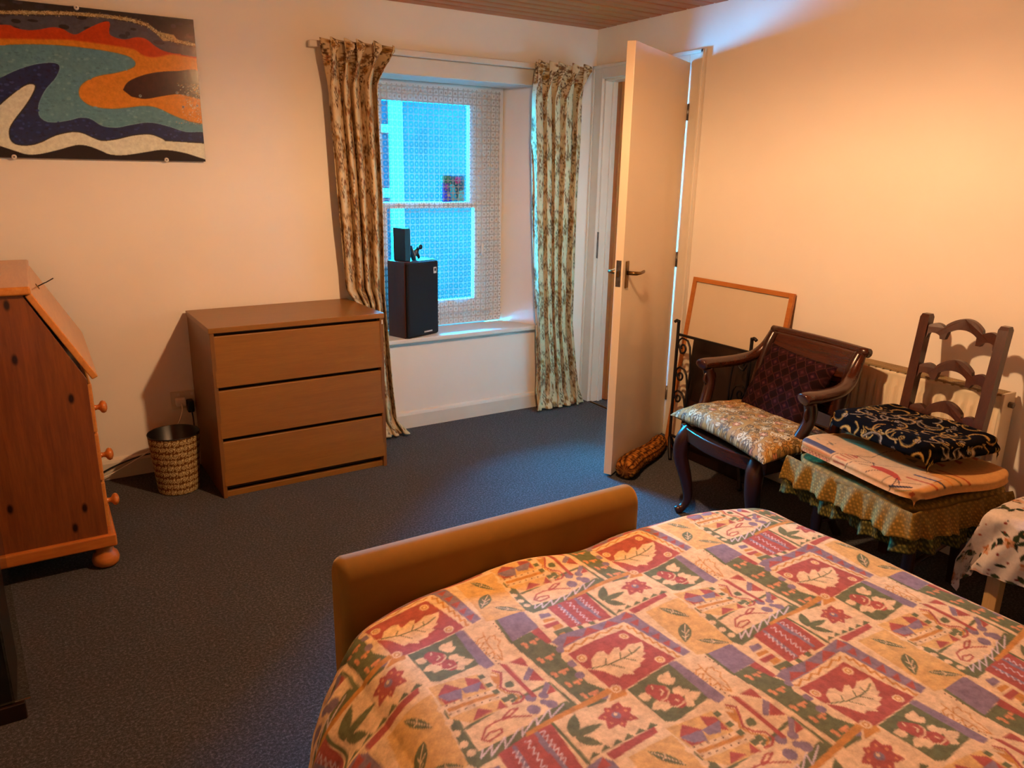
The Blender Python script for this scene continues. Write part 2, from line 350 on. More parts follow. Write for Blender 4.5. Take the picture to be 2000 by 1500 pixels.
# sill board, rail board
sl=MB().hexa([(xl0-.02,-.035,.502),(xr0+.02,-.035,.502),(xr1,wy,.502),(xl1,wy,.502),(xl0-.02,-.035,.53),(xr0+.02,-.035,.53),(xr1,wy,.53),(xl1,wy,.53)])
struct(sl.build('trim_4',M['reveal'],bevel=.008,seg=3))
struct(MB().box(-1.47,-.365,-.008,0,1.91,1.992).build('trim_5',M['white'],bevel=.002))

# ------------------------------------------------------------------ door leaf
a=2.061; dd=Vector((-math.sin(a),math.cos(a),0)); dn=Vector((-dd.y,dd.x,0)); dn=-dn if dn.dot(Vector((-1,-1.5,0)))<0 else dn
hp=Vector((-.03,-.812,0)); Wd,Td=.755,.04
def dpt(s,n,z): return hp+dd*s+dn*n+Vector((0,0,z))   # n>0 towards the room
door=thing('door_1',None,None,tuple(hp),kind='structure')
def dbox(s0,s1,n0,n1,z0,z1): return [dpt(s0,n0,z0),dpt(s1,n0,z0),dpt(s1,n1,z0),dpt(s0,n1,z0),dpt(s0,n0,z1),dpt(s1,n0,z1),dpt(s1,n1,z1),dpt(s0,n1,z1)]
MB().hexa(dbox(.0,Wd,-Td,0,.012,1.985)).build('leaf',M['door'],door,bevel=.002)
for n0,n1,sg in((0,.006,1),(-Td-.006,-Td,-1)):
    hb=MB().hexa(dbox(.69,.725,n0,n1,.93,1.055)).build('handle_plate',M['brass'],door,bevel=.004)
    e=n1 if sg>0 else n0
    pts=[dpt(.707,e,1.0),dpt(.707,e+sg*.03,1.0),dpt(.70,e+sg*.042,1.0),dpt(.66,e+sg*.046,.998),dpt(.62,e+sg*.044,1.0),dpt(.60,e+sg*.04,1.002)]
    MB().tube(pts,[.010,.009,.009,.007,.008,.005],8).build('lever',M['brass'],hb,True)
lp=MB().hexa(dbox(Wd,Wd+.002,-.032,-.008,.94,1.06)).build('lock_plate',M['steel'],door)
MB().hexa(dbox(Wd+.002,Wd+.012,-.026,-.014,.985,1.015)).build('latch',M['brass'],lp,bevel=.002)
for z in(.25,1.0,1.75): MB().tube([dpt(-.004,.004,z-.04),dpt(-.004,.004,z+.04)],.006,8).build('hinge',M['steel'],door,True)

# ------------------------------------------------------------------ hall beyond the door
struct(MB().box(1.15,1.25,-1.6,1.3,0,HT).build('wall_hall_side',M['wall']))
struct(MB().box(.0,1.25,1.2,1.3,0,HT).build('wall_hall_end',M['wall']))
struct(MB().box(.0,.085,.26,1.2,0,HT).build('wall_hall_outer',M['wall']))
struct(MB().box(.085,1.25,-1.7,-1.6,0,HT).build('wall_hall_near',M['wall']))
pd=thing('pine_door','varnished pine door edge standing in the hall behind the cream door','door',(.11,0,0))
MB().box(.092,.128,-.14,.62,.01,2.02).build('door_panel',M['pinedoor'],pd,bevel=.003)
MB().box(.088,.092,-.14,-.05,.01,2.02).build('stile',M['pinedoor'],pd,bevel=.001)
bc=thing('bookcase','tall white bookcase full of books in the hall','bookcase',(1.02,.1,0))
MB().box(1.13,1.145,-.9,1.15,0,2.0).build('back_panel',M['white'],bc)
for y in(-.9,.1,1.13): MB().box(.87,1.13,y,y+.02,0,2.0).build('side_panel',M['white'],bc)
SZ=[.06,.36,.66,.98,1.30,1.62,1.95]
for z in SZ: MB().box(.87,1.13,-.88,1.13,z,z+.02).build('shelf',M['white'],bc)
bcol=[('dark blue','22304A'),('red','8E2A20'),('cream','E4D6B4'),('black','1A1412'),('orange','C8702A'),('green','3C5038'),('white','E8E2D4'),('brown','5A3420'),('yellow','D8A838'),('grey','7A7872'),('pink','C88878'),('purple','4A2E50'),('light blue','7FA0B0'),('maroon','4E1418')]
bm={c:plain('book_cover_'+c.replace(' ','_'),h,h,.5,10) for c,h in bcol}
ordn=['lowest','second','third','fourth','fifth','top']
base=MB().box(-.085,.085,-.5,.5,0,1).build('book_template',M['white']); bme={}
for c,_ in bcol:
    me=base.data.copy(); me.materials.clear(); me.materials.append(bm[c]); bme[c]=me
bpy.data.objects.remove(base)
for k in range(6):
    left=[c_ for c_,_ in bcol]; random.shuffle(left)
    for ya,yb in((-.03,.098),(.125,.20),(.66,.86)):
        y=ya
        while y<yb-.02:
            w=random.uniform(.018,.042); h=random.uniform(.17,.255); 
            if random.random()<.12 or not left: y+=.05; continue
            c=left.pop()
            o=bpy.data.objects.new('book',bme[c]); COL.objects.link(o); o.location=(.97,y+w/2,SZ[k]+.02); o.scale=(1,w-.002,h)
            tag(o,f'{c} book upright on the {ordn[k]} shelf of the hall bookcase','book','books in the hall bookcase'); y+=w

# ------------------------------------------------------------------ outdoors: the house across the yard
eb=thing('neighbour_house','house across the yard with a white window, seen through the lace','building',(2.5,8.2,-1))
MB().box(-6,9,8.0,8.3,-2.2,3.0).build('wall',M['ext_wall'],eb)
MB().hexa([(-6.3,7.7,2.95),(9.3,7.7,2.95),(9.3,9.8,4.3),(-6.3,9.8,4.3),(-6.3,7.7,3.08),(9.3,7.7,3.08),(9.3,9.8,4.43),(-6.3,9.8,4.43)]).build('roof',M['ext_glass'],eb)
MB().box(1.0,2.14,7.985,8.0,-.9,2.6).build('window_pane',M['ext_glass'],eb)
for x0,x1,z0,z1 in((2.06,2.28,-1.0,2.8),(1.0,2.06,1.98,2.10),(1.0,2.06,.98,1.12),(1.0,2.06,2.6,2.8),(1.0,2.06,-1.0,-.85),(.85,1.0,-1.0,2.8)):
    MB().box(x0,x1,7.93,7.985,z0,z1).build('window_bar',M['ext_white'],eb)
struct(MB().box(-9,12,.27,7.99,-2.2,-2.1).build('ground_yard',M['ext_wall']))

# ------------------------------------------------------------------ lace, rail, curtains
ns,nz=90,60; s=np.linspace(0,1,ns); z=np.linspace(1.885,.545,nz)
S,Zg=np.meshgrid(s,z,indexing='ij'); xw=-1.372+.845*S; spread=np.clip((Zg-.55)/1.3,0,1)
yy=.196+.007*np.sin(S*34+.8*np.sin(Zg*2))+.006*np.sin(S*71)*np.clip((S-.7)*4,0,1)
lc=sheet('lace_curtain',np.stack([xw+.012*np.sin(Zg*3)*S,yy,Zg],-1),None,M['lace'])
tag(lc,'white lace net curtain hanging across the window','net curtain')
cr=thing('curtain_rail','white curtain rail fixed along the wall above the window','curtain rail',(-.95,-.03,2.0))
MB().box(-1.74,-.14,-.05,-.022,1.992,2.022).build('track',M['white'],cr,bevel=.004)
for x in(-1.6,-.95,-.3): MB().box(x-.012,x+.012,-.03,0,1.995,2.018).build('bracket',M['plastic'],cr)
def spray(cv,x,y,sc,ang,cols,leafc):
    """a flowering sprig of a chintz print"""
    st=[np.array([x,y])]; a0=ang
    for i in range(9): a0+=random.uniform(-.35,.45); st.append(st[-1]+sc*np.array([math.cos(a0),math.sin(a0)])*5)
    cv.line(st,1.6*sc*.5,leafc[0])
    for i,p in enumerate(st[1:]):
        sd=1 if i%2 else -1; q=p+sc*np.array([math.cos(ang+sd*1.1),math.sin(ang+sd*1.1)])*random.uniform(7,11)
        cv.leaf(p,q,2.3*sc*.8,random.choice(leafc))
        cv.line([p,(p+q)/2],.8,leafc[0])
    c=st[-1]; k=random.choice([6,7,8]); colr=random.choice(cols)
    for j in range(k):
        t=2*PI*j/k+ang; cv.leaf(c,c+sc*8*np.array([math.cos(t),math.sin(t)]),2.2*sc,colr)
    cv.disc(c,2.2*sc,leafc[0]); 
chz=Canvas(360,420,'E6BC84')
for i in range(64): spray(chz,random.uniform(0,360),random.uniform(0,420),random.uniform(1.4,2.3),random.uniform(0,6.3),['B87A38','A8702E','A8643A','8C5A30'],['5E3A1C','7A4E24','8A5A2A','4C2E1A'])
for i in range(90):
    x,y=random.uniform(0,360),random.uniform(0,420); a0=random.uniform(0,6.3); chz.leaf((x,y),(x+12*math.cos(a0),y+12*math.sin(a0)),2.6,random.choice(['C08840','B07A38','96622E','E2BE84']))
chz.soften(); chz.a=chz.a/np.array([1.,.84,.68])*.82
def curtain(name,label,prof,nf,seed,lean):
    """prof: rows (z,xleft,xright,amp)"""
    n,mz=200,260; s=np.linspace(0,1,n); zz=np.concatenate([np.linspace(2.03,1.82,60),np.linspace(1.815,.02,200)]); P=np.empty((n,mz,3)); C=np.empty((n,mz,3))
    pz=[p[0] for p in prof][::-1]; r=np.random.default_rng(seed); ph=r.uniform(0,6.3,4)
    for j,zv in enumerate(zz):
        xl=np.interp(zv,pz,[p[1] for p in prof][::-1]); xr=np.interp(zv,pz,[p[2] for p in prof][::-1]); am=np.interp(zv,pz,[p[3] for p in prof][::-1])
        top=np.clip((zv-1.80)/.2,0,1)
        w=s+.035*np.sin(s*9+ph[0]+1.2*zv)*(1-s)*s*4
        phz=2*PI*nf*w+.5*np.sin(zv*2.3+ph[1])+ .4*np.sin(zv*5+ph[2])*(1-top)
        f=1-2*np.abs(np.sin(phz/2))**.75+.12*np.sin(2*phz+ph[3])
        x=xl+(xr-xl)*s+.012*np.cos(phz)*(1-top)+ lean*top*top*np.clip(np.sin(phz),-.2,1)*.05
        y=-.105+am*f*(.75+.25*np.sin(3*s+ph[2])) - .03*top*top*np.clip(np.sin(phz),0,1)
        drop=.020*np.clip(np.sin(phz),0,1)*np.clip((zv-1.97)/.06,0,1)
        foot=np.clip((.12-zv)/.12,0,1)
        x=x+foot*.02*np.sin(phz*1.5+1); y=y-foot*.03*(1+np.sin(phz+1))
        P[:,j,0]=x; P[:,j,1]=np.minimum(y,-.024); P[:,j,2]=np.maximum(zv-drop,.006+.006*np.sin(phz))
        C[:,j]=chz.sample(s*880,np.full(n,zv*1000))
    o=sheet(name,P,C,M['print_chintz']); so=o.modifiers.new('thick','SOLIDIFY'); so.thickness=.003; so.offset=0
    return tag(o,label,'curtain','chintz curtains at the window')
curtain('curtain','floral chintz curtain hanging behind the chest of drawers',[(2.03,-1.70,-1.40,.046),(1.95,-1.695,-1.40,.05),(1.84,-1.685,-1.435,.042),(1.3,-1.662,-1.428,.046),(.84,-1.635,-1.425,.044),(.76,-1.582,-1.42,.036),(.3,-1.58,-1.39,.036),(.1,-1.58,-1.37,.036),(.02,-1.58,-1.315,.038)],4.4,3,1)
curtain('curtain','floral chintz curtain hanging next to the doorway',[(2.03,-.525,-.165,.046),(1.95,-.525,-.165,.048),(1.84,-.522,-.185,.042),(1.25,-.50,-.200,.046),(.55,-.452,-.195,.048),(.25,-.44,-.15,.046),(.1,-.44,-.12,.046),(.02,-.455,-.105,.046)],4.8,11,1)

# ------------------------------------------------------------------ things on the sill
sp=thing('loudspeaker','dark walnut loudspeaker with black cloth front on the window sill','loudspeaker',(-1.268,-.04,.5305),math.atan2(.083,.232))
w_,d_,h_=.246,.145,.425
MB().box(0,w_,.012,d_,0,h_).build('cabinet',M['walnut'],sp,bevel=.003,local=True)
MB().box(.003,w_-.003,-.014,.0115,.004,h_-.004).build('grille',M['grille'],sp,bevel=.012,seg=4,local=True)
g=MB().box(w_-.045,w_-.022,-.016,-.014,h_-.075,h_-.04).build('badge',M['plastic'],sp,bevel=.002,local=True)
MB().box(w_-.040,w_-.027,-.0168,-.016,h_-.062,h_-.047).build('badge_mark',M['black'],g,local=True)
for i in range(6): MB().box(w_*.5+i*.011,w_*.5+i*.011+.008,-.0155,-.014,.022,.030).build('nameplate_letter',M['plastic'],sp,local=True)
zt_=.5305+h_
c,s_=math.cos(sp.rotation_euler.z),math.sin(sp.rotation_euler.z)
def spw(x,y,z): return (-1.268+c*x-s_*y,-.04+s_*x+c*y,zt_+z)
ro=thing('router','upright black router box standing on the loudspeaker','router',spw(.05,.08,0),math.radians(12))
MB().box(-.018,.018,-.055,.055,.0,.178).build('casing',M['black'],ro,bevel=.004,local=True)
MB().box(.018,.0205,-.053,.053,.004,.174).build('front_panel',M['black_gloss'],ro,bevel=.001,local=True)
MB().box(.0205,.021,-.010,.010,.125,.131).build('logo_light',M['plastic'],ro,local=True)
ph_=thing('phone_handset','small black handset propped on the loudspeaker beside the router','handset',spw(.115,.05,0),math.radians(20))
MB().hexa([(-.012,-.012,0),(.006,-.012,0),(.006,.012,0),(-.012,.012,0),(-.042,-.012,.082),(-.028,-.012,.085),(-.028,.012,.085),(-.042,.012,.082)]).build('body',M['black'],ph_,bevel=.004,local=True)
MB().hexa([(.007,-.009,.008),(.0085,-.009,.008),(.0085,.009,.008),(.007,.009,.008),(-.022,-.009,.07),(-.0205,-.009,.07),(-.0205,.009,.07),(-.022,.009,.07)]).build('screen',M['plastic'],ph_,local=True)
cl=thing('clip_stand','small black spring clip stand on the loudspeaker','clip',spw(.17,.09,0),math.radians(15))
MB().tube([(-.02,0,.003),(-.01,0,.02),(.0,0,.038),(.014,0,.062)],[.008,.009,.013,.011],8).build('arm',M['black'],cl,True,local=True)
MB().tube([(.02,0,.003),(.012,0,.02),(.0,0,.038),(-.014,0,.05)],[.008,.009,.012,.006],8).build('leg',M['black'],cl,True,local=True)
MB().lathe([(.003,0),(.014,.002),(.014,.010),(.003,.012)],12,(.016,-.011,.066),Matrix.Rotation(PI/2,3,'X')).build('pad',M['black'],cl,True,local=True)
# little bright picture leaning on the glass
pc=Canvas(144,150,'1F5A5A')
pc.poly([(0,0),(80,0),(60,50),(0,70)],'1C3FA0'); pc.poly([(60,0),(95,0),(85,60),(60,90),(48,60)],'28A0C8'); pc.disc((62,78),22,'2FB0D0'); pc.poly([(0,70),(50,60),(45,110),(0,100)],'2A2F6A'); pc.disc((100,122),20,'C03A5A'); pc.disc((100,122),10,'8A2050'); pc.disc((28,85),12,'A04088'); pc.disc((40,38),9,'D09A70'); pc.poly([(95,0),(144,0),(144,70),(110,60)],'5CC0C0'); pc.neutral(); pc.poly([(0,110),(60,105),(50,150),(0,150)],'1E7A60')
xs=np.linspace(0,.144,60); zs_=np.linspace(0,.15,62); X_,Z_=np.meshgrid(xs,zs_,indexing='ij')
pcard=sheet('window_picture',np.stack([-.917+X_,.213-.0*Z_,1.262+Z_],-1),pc.sample(X_*1000,Z_*1000),M['print'],flip=True)
q=pcard.modifiers.new('thick','SOLIDIFY'); q.thickness=.004; q.offset=1
tag(pcard,'small bright picture card standing on the window bar behind the lace','picture card')

# ------------------------------------------------------------------ painting
PTS=dict(eval('''[('gold',[[-1044,510],[-715,546],[-597,558],[-474,569],[-348,573],[-252,569],[-187,556],[-162,536],[-131,516],[-86,504],[4,493]]),('red',[[-1051,466],[-721,500],[-690,503],[-672,495],[-637,490],[-593,496],[-543,510],[-507,507],[-483,494],[-459,492],[-423,514],[-377,540],[-346,552],[-331,547],[-338,507],[-313,493],[-279,490],[-233,503],[-197,498],[-163,473],[-114,454],[14,444],[24,169],[-1106,118]]),('orange',[[-1059,415],[-728,447],[-487,466],[-339,459],[-252,451],[-218,431],[-172,426],[-92,445],[13,437],[24,164],[-49,173],[-115,194],[-170,216],[-239,224],[-299,216],[-367,205],[-432,213],[-472,236],[-482,265],[-1089,226]]),('teal',[[-1062,395],[-731,425],[-612,439],[-490,443],[-363,437],[-286,426],[-256,410],[-253,392],[-273,376],[-329,356],[-396,339],[-441,318],[-470,293],[-480,261],[-468,234],[-432,213],[-363,208],[-299,216],[-239,226],[-184,222],[-116,192],[-50,170],[23,156],[21,123],[-225,90],[-780,70],[-1116,58]]),('brown',[[-309,288],[-288,319],[-240,346],[-169,368],[-88,379],[8,384],[19,275],[-83,286],[-155,274],[-226,258],[-280,264]]),('blue',[[-1082,268],[-748,304],[-685,339],[-622,364],[-568,375],[-540,371],[-538,351],[-559,314],[-593,276],[-619,234],[-632,198],[-630,162],[-597,143],[-533,153],[-485,167],[-447,164],[-406,138],[-353,133],[-293,147],[-218,160],[-144,147],[-73,127],[21,126],[16,68],[-784,43],[-1120,33]]),('cream',[[-1097,176],[-762,201],[-736,225],[-691,263],[-656,285],[-634,284],[-642,259],[-674,209],[-722,148],[-744,112],[-748,76],[-731,52],[-687,48],[-641,61],[-583,91],[-522,107],[-484,104],[-447,87],[-413,76],[-359,83],[-289,102],[-223,109],[-177,94],[-164,84],[22,78],[15,1],[-43,23],[-101,39],[-177,47],[-249,35],[-329,21],[-388,22],[-430,40],[-472,55],[-515,56],[-582,35],[-646,18],[-692,14],[-735,27],[-784,45],[-1118,46]]),('black',[[-1118,46],[-784,45],[-735,27],[-692,14],[-646,18],[-582,35],[-515,56],[-472,55],[-430,40],[-388,22],[-329,21],[-249,35],[-177,47],[-101,39],[-43,23],[15,-1],[10,-55],[-1136,-70]])]'''))
pcv=Canvas(1110,600,'2E2620',False)
def pl(n):
    P=[(x+1105.,z*1.) for x,z in PTS[n]]; out=[]
    for i in range(len(P)-1):
        a,b,c,d=[np.array(P[min(max(k,0),len(P)-1)]) for k in(i-1,i,i+1,i+2)]
        if np.hypot(*(c-b))>160: out.append(tuple(b)); continue
        if np.hypot(*(a-b))>160: a=b
        if np.hypot(*(d-c))>160: d=c
        for t in(0,.25,.5,.75): out.append(tuple(.5*(2*b+(c-a)*t+(2*a-5*b+4*c-d)*t*t+(3*b-a-3*c+d)*t**3)))
    return out+[P[-1]]
g=[(x+1105,z) for x,z in PTS['gold']]; pcv.poly([(x,z-10) for x,z in g]+[(1130,100),(-20,100)],'4A403C')
pcv.line([(x,z+14) for x,z in pl('red')[:84]],30,'4E4440')
for i in range(60): pcv.disc((random.uniform(0,1105),random.uniform(470,590)),random.uniform(6,22),random.choice(['352C28','3E3430','2A2420']),random.uniform(4,10))
pcv.poly([(g[7][0],g[7][1]),(g[8][0]-10,g[8][1]+16),(g[9][0],g[9][1]+22),(g[9][0]+14,g[9][1]),(g[8][0],g[8][1]-18)],'B98A4C')
pcv.line(g,12,'B98A4C')
for i in range(2600):
    k=random.randrange(len(g)-1); t=random.random(); x=g[k][0]*(1-t)+g[k+1][0]*t; zz=g[k][1]*(1-t)+g[k+1][1]*t+random.gauss(0,3.6)
    pcv.disc((x+random.gauss(0,3),zz),random.uniform(.8,1.6),random.choice(['7A5426','E0B878','C89A5A','5A3A1C']))
for n,c in(('red','C93A0E'),('orange','E0781A'),('teal','5E7F78'),('brown','38140E'),('blue','1C2440'),('cream','E8CFA2'),('black','150608')): 
    if n in('cream','brown'): pcv.line(pl(n)+pl(n)[:1],9 if n=='cream' else 3,'2C2418' if n=='cream' else '3A1408')
    if n=='blue': pcv.line(pl(n)[2:86],4,'7E9A90')
    if n=='teal': pcv.poly([(x+1105-14,z) for x,z in PTS['teal'][10:17]]+[(x+1105+30,z) for x,z in PTS['teal'][16:9:-1]],'E0781A'); pcv.line(pl(n)[2:86],5,'8A6A30')
    pcv.poly(pl(n),c)
    if n=='orange':
        top=pl(n)
        for k in range(10): pcv.line([(x,zz+6-k) for x,zz in top[:24]],2,['C93A0E','CF4410','D44E12','D85814','DA6016','DC6816','DE6E18','DF7318','E07619','E0781A'][k])
for i in range(900):   # cloudy glaze and bubbles
    x,zz=random.uniform(0,1100),random.uniform(60,420); q=tuple(np.round(pcv.a[int(zz)%600,int(x)%1110],4))
    if abs(q[0]-lin('5E7F78')[0])<.004: pcv.disc((x,zz),random.uniform(3,9),random.choice(['6C8C84','56746E','728F84','54706A']),random.uniform(2,5))
    elif abs(q[0]-lin('1C2440')[0])<.004: pcv.disc((x,zz),random.uniform(3,9),random.choice(['2A345A','161C30','343A5C','1A1C34']),random.uniform(2,5))
for x,zz in((1054,285),(1010,290),(1030,232),(1090,240),(860,268)): pcv.disc((x,zz),4.5,'C8B8A0'); pcv.disc((x,zz),3.2,'3A2A20')
for i in range(420):
    x=1105-abs(random.gauss(0,45)); zz=random.uniform(160,330); pcv.disc((x,zz),random.uniform(.8,1.8),random.choice(['F0D8A8','C88A50','8A5A38','E89A40']))
pcv.soften(); pcv.neutral(.95)
pa=thing('painting','large wave painting in orange, teal and navy on the window wall','painting',(-2.8,-.01,1.459))
xs=np.arange(0,1105.1,2.2); zs_=np.arange(0,596.1,2.2); X_,Z_=np.meshgrid(xs,zs_,indexing='ij')
sheet('picture_face',np.stack([-3.3496+X_/1000,np.full_like(X_,-.0215),1.459+Z_/1000],-1),pcv.sample(X_,Z_),M['print_gloss'],pa)
MB().box(-3.3496,-2.2446,-.0212,-.015,1.459,2.0555).build('panel',M['black'],pa)
for x,zz in((-2.693,2.052),(-2.986,1.462),(-2.41,1.463),(-3.2,2.052)):
    c_=MB().lathe([(.0015,0),(.010,.0),(.009,.005),(.004,.007)],14,(x,-.0215,zz),Matrix.Rotation(PI/2,3,'X')).build('clip',M['plastic'],pa,True)
    MB().lathe([(.0005,0),(.0035,.0),(.003,.002)],8,(x,-.028,zz),Matrix.Rotation(PI/2,3,'X')).build('screw',M['steel'],c_,True)
    MB().tube([(x,-.015,zz),(x,0,zz)],.004,8).build('stand_off',M['steel'],c_,True)

# ------------------------------------------------------------------ chest of drawers
dr=thing('chest_of_drawers','oak veneer chest of three wide drawers under the painting wall','chest of drawers',(-2.395,-.027,0),.0183)
def B(n,x0,x1,y0,y1,z0,z1,m,par,bv=.0015): return MB().box(x0,x1,-y1,-y0,z0,z1).build(n,M[m],par,bevel=bv,local=True)
B('top',0,.8,0,.482,.757,.78,'beech',dr)
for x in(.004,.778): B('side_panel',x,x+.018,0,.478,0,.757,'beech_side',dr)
B('carcass',.022,.778,.005,.44,.03,.757,'mahog',dr,0)
for z0,z1 in((.515,.741),(.281,.498),(.055,.263)):
    f=MB().hexa([(.014,-.48,z0),(.787,-.48,z0),(.787,-.455,z0),(.014,-.455,z0),(.014,-.474,z1),(.787,-.474,z1),(.787,-.455,z1),(.014,-.455,z1)]).build('drawer',M['beech'],dr,bevel=.003,local=True)
B('plinth',.022,.778,.44,.465,.0,.026,'beech',dr)
MB().box(.786,.792,-.482,-.4815,.728,.748).build('label_tag',M['plastic'],dr,local=True)

# ------------------------------------------------------------------ waste bin
bx,by=-2.535,-.285
sc_=Canvas(120,120,'6A3C14')
def spiral(cv,x,y,r,ccw,col,w,a0):
    t=np.linspace(0,1,26); cv.line([(x+r*(1-k*.85)*math.cos(a0+ccw*k*9),y+r*(1-k*.85)*math.sin(a0+ccw*k*9)) for k in t],w,col)
for i in range(4):
    for j in range(4):
        cx,cy=i*30+(15 if j%2 else 0)+7,j*30+15; spiral(sc_,cx,cy,12,1 if (i+j)%2 else -1,'EBCB86',2.6,random.uniform(0,6)); sc_.disc((cx,cy),2,'EBCB86')
        sc_.line([(cx+12,cy-14),(cx+17,cy-4),(cx+12,cy+6),(cx+16,cy+15)],2.2,'E0BC76'); sc_.leaf((cx+14,cy+2),(cx+19,cy+10),2.4,'EBCB86')
sc_.soften(); sc_.neutral(.9,.5)
bn=thing('waste_bin','round waste bin with cream scroll print beside the chest of drawers','bin',(bx,by,0))
th=np.linspace(0,2*PI,181); zz=np.linspace(.004,.275,100); TH,ZZ=np.meshgrid(th,zz,indexing='ij'); RR=.088+.022*ZZ/.275
sheet('shell',np.stack([bx+RR*np.cos(TH),by+RR*np.sin(TH),ZZ],-1),sc_.sample(TH*.1*1000,ZZ*1000),M['print'],bn)
lnr=MB().lathe([(.0875,.003),(.0875,.011),(.001,.012),(.085,.013),(.1075,.274),(.110,.277),(.1115,.274),(.1105,.271)],48,(bx,by,0)); lnr.f.pop(); lnr.build('liner',M['black'],bn,True)   # open at the top

# ------------------------------------------------------------------ socket, plugs, leads
so=thing('wall_socket','double wall socket with plugs low beside the chest of drawers','socket',(-2.43,-.005,.30))
MB().box(-2.497,-2.352,-.011,0,.298,.385).build('face_plate',M['socket'],so,bevel=.003)
for x in(-2.462,-2.40): MB().box(x-.006,x+.006,-.014,-.011,.362,.376).build('switch',M['plastic'],so)
p1=thing('plug','white plug with a pale lead in the wall socket','plug',(-2.458,-.012,.33)); MB().box(-2.480,-2.434,-.045,-.0115,.318,.358).build('plug_body',M['plastic'],p1,bevel=.006)
p2=thing('plug','black plug with a dark lead in the wall socket','plug',(-2.425,-.012,.31)); MB().box(-2.431,-2.401,-.055,-.0115,.285,.345).build('plug_body',M['black'],p2,bevel=.006)
def smooth(pts,n=8):
    P=[Vector(p) for p in pts]; out=[]
    for i in range(len(P)-1):
        a,b,c_,d=P[max(i-1,0)],P[i],P[i+1],P[min(i+2,len(P)-1)]
        for k in range(n):
            t=k/n; out.append(.5*((2*b)+(c_-a)*t+(2*a-5*b+4*c_-d)*t*t+(3*b-a-3*c_+d)*t**3))
    return out+[P[-1]]
tag(MB().tube(smooth([(-2.457,-.046,.335),(-2.462,-.09,.31),(-2.49,-.10,.25),(-2.55,-.07,.19),(-2.60,-.05,.135),(-2.72,-.05,.07),(-2.84,-.06,.028),(-3.0,-.08,.006),(-3.2,-.08,.006)]),.0032,6).build('power_lead',M['plastic'],None,True),'pale power lead trailing from the socket along the skirting','cable')
tag(MB().tube(smooth([(-2.416,-.056,.30),(-2.418,-.10,.25),(-2.43,-.11,.17),(-2.52,-.07,.12),(-2.65,-.035,.10),(-2.78,-.03,.065),(-2.9,-.045,.02),(-3.05,-.06,.006),(-3.2,-.06,.006)]),.0036,6).build('power_lead',M['black'],None,True),'black power lead trailing from the socket along the skirting','cable')

# ------------------------------------------------------------------ pine bureau
bu=thing('bureau','knotty pine slant-front bureau with turned knobs against the left wall','bureau',(-3.14,-.53,0))
y0,y1=-.93,-.13
prof=[(-3.42,.135),(-2.868,.135),(-2.868,.722),(-3.018,1.028),(-3.42,1.028)]
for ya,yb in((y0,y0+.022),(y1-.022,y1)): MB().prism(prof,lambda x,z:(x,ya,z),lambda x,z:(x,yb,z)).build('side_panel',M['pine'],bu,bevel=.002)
MB().box(-3.42,-3.41,y0+.022,y1-.022,.135,1.028).build('back_panel',M['pine'],bu)
MB().hexa([(-3.44,y0-.018,1.028),(-2.992,y0-.018,1.028),(-2.992,y1+.018,1.028),(-3.44,y1+.018,1.028),(-3.44,y0-.018,1.056),(-2.992,y0-.018,1.056),(-2.992,y1+.018,1.056),(-3.44,y1+.018,1.056)]).build('top',M['pine_y'],bu,bevel=.008,seg=3)
nx,nz_=.306,.15; nl=math.hypot(nx,nz_); nx/=nl; nz_/=nl
def lid(t,d): # t 0 top .. 1 bottom, d out
    return (-3.012+t*(.160)+nx*d, 1.024-t*.302+nz_*d)
lm=MB(); q=[lid(0,0),lid(1.0,0),lid(1.0,.022),lid(0,.022)]
lm.prism(q,lambda x,z:(x,y0-.006,z),lambda x,z:(x,y1+.006,z)); ld=lm.build('fall_front',M['pine_y'],bu,bevel=.004)
kx,kz=lid(.12,.022)
ke=MB().lathe([(.002,0),(.012,.0),(.012,.002),(.004,.003)],12,(kx,-.52,kz),Matrix.Rotation(math.atan2(nx,nz_),3,'Y')).build('keyhole',M['brass'],ld,True)
MB().tube([(kx,-.52,kz),(kx+.025,-.52,kz+.012),(kx+.03,-.515,kz+.013),(kx+.055,-.50,kz+.025)],.002,6).build('key',M['iron'],ld,True)
MB().box(-3.40,-2.875,y0+.022,y1-.022,.14,.715).build('carcass',M['pine_x'],bu)
for z0,z1 in((.52,.70),(.335,.512),(.15,.327)):
    d_o=MB().box(-2.875,-2.855,y0+.03,y1-.03,z0,z1).build('drawer',M['pine_y'],bu,bevel=.004)
    for y in(-.775,):
        MB().lathe([(.013,0),(.011,.004),(.0085,.014),(.011,.020),(.021,.026),(.024,.033),(.021,.041),(.010,.046),(.001,.047)],18,(-2.856,y,(z0+z1)/2-.034),Matrix.Rotation(PI/2,3,'Y')).build('knob',M['pine_x'],d_o,True)
MB().box(-3.43,-2.842,y0-.014,y1+.014,.088,.137).build('plinth',M['pine_x'],bu,bevel=.008,seg=3)
for x in(-2.885,-3.38):
    for y in(-.895,-.17): MB().lathe([(.030,0),(.044,.012),(.047,.028),(.042,.048),(.030,.060),(.030,.088)],20,(x,y,.0)).build('foot',M['pine_x'],bu,True)

# ------------------------------------------------------------------ dark glazed cabinet at the left edge
cb=thing('glazed_cabinet','dark cabinet with a clear glass door edge in front of the bureau','cabinet',(-3.38,-1.48,0))
MB().box(-3.60,-3.166,-1.68,-1.40,.0,.92).build('body',M['black_wood'],cb,bevel=.004)
MB().box(-3.60,-3.142,-1.706,-1.682,.0,.05).build('plinth',M['black_wood'],cb,bevel=.003)
MB().box(-3.60,-3.128,-1.700,-1.694,.055,.91).build('glass_door',M['glass2'],cb)
MB().box(-3.170,-3.164,-1.693,-1.682,.055,.91).build('door_seal',M['steel'],cb)

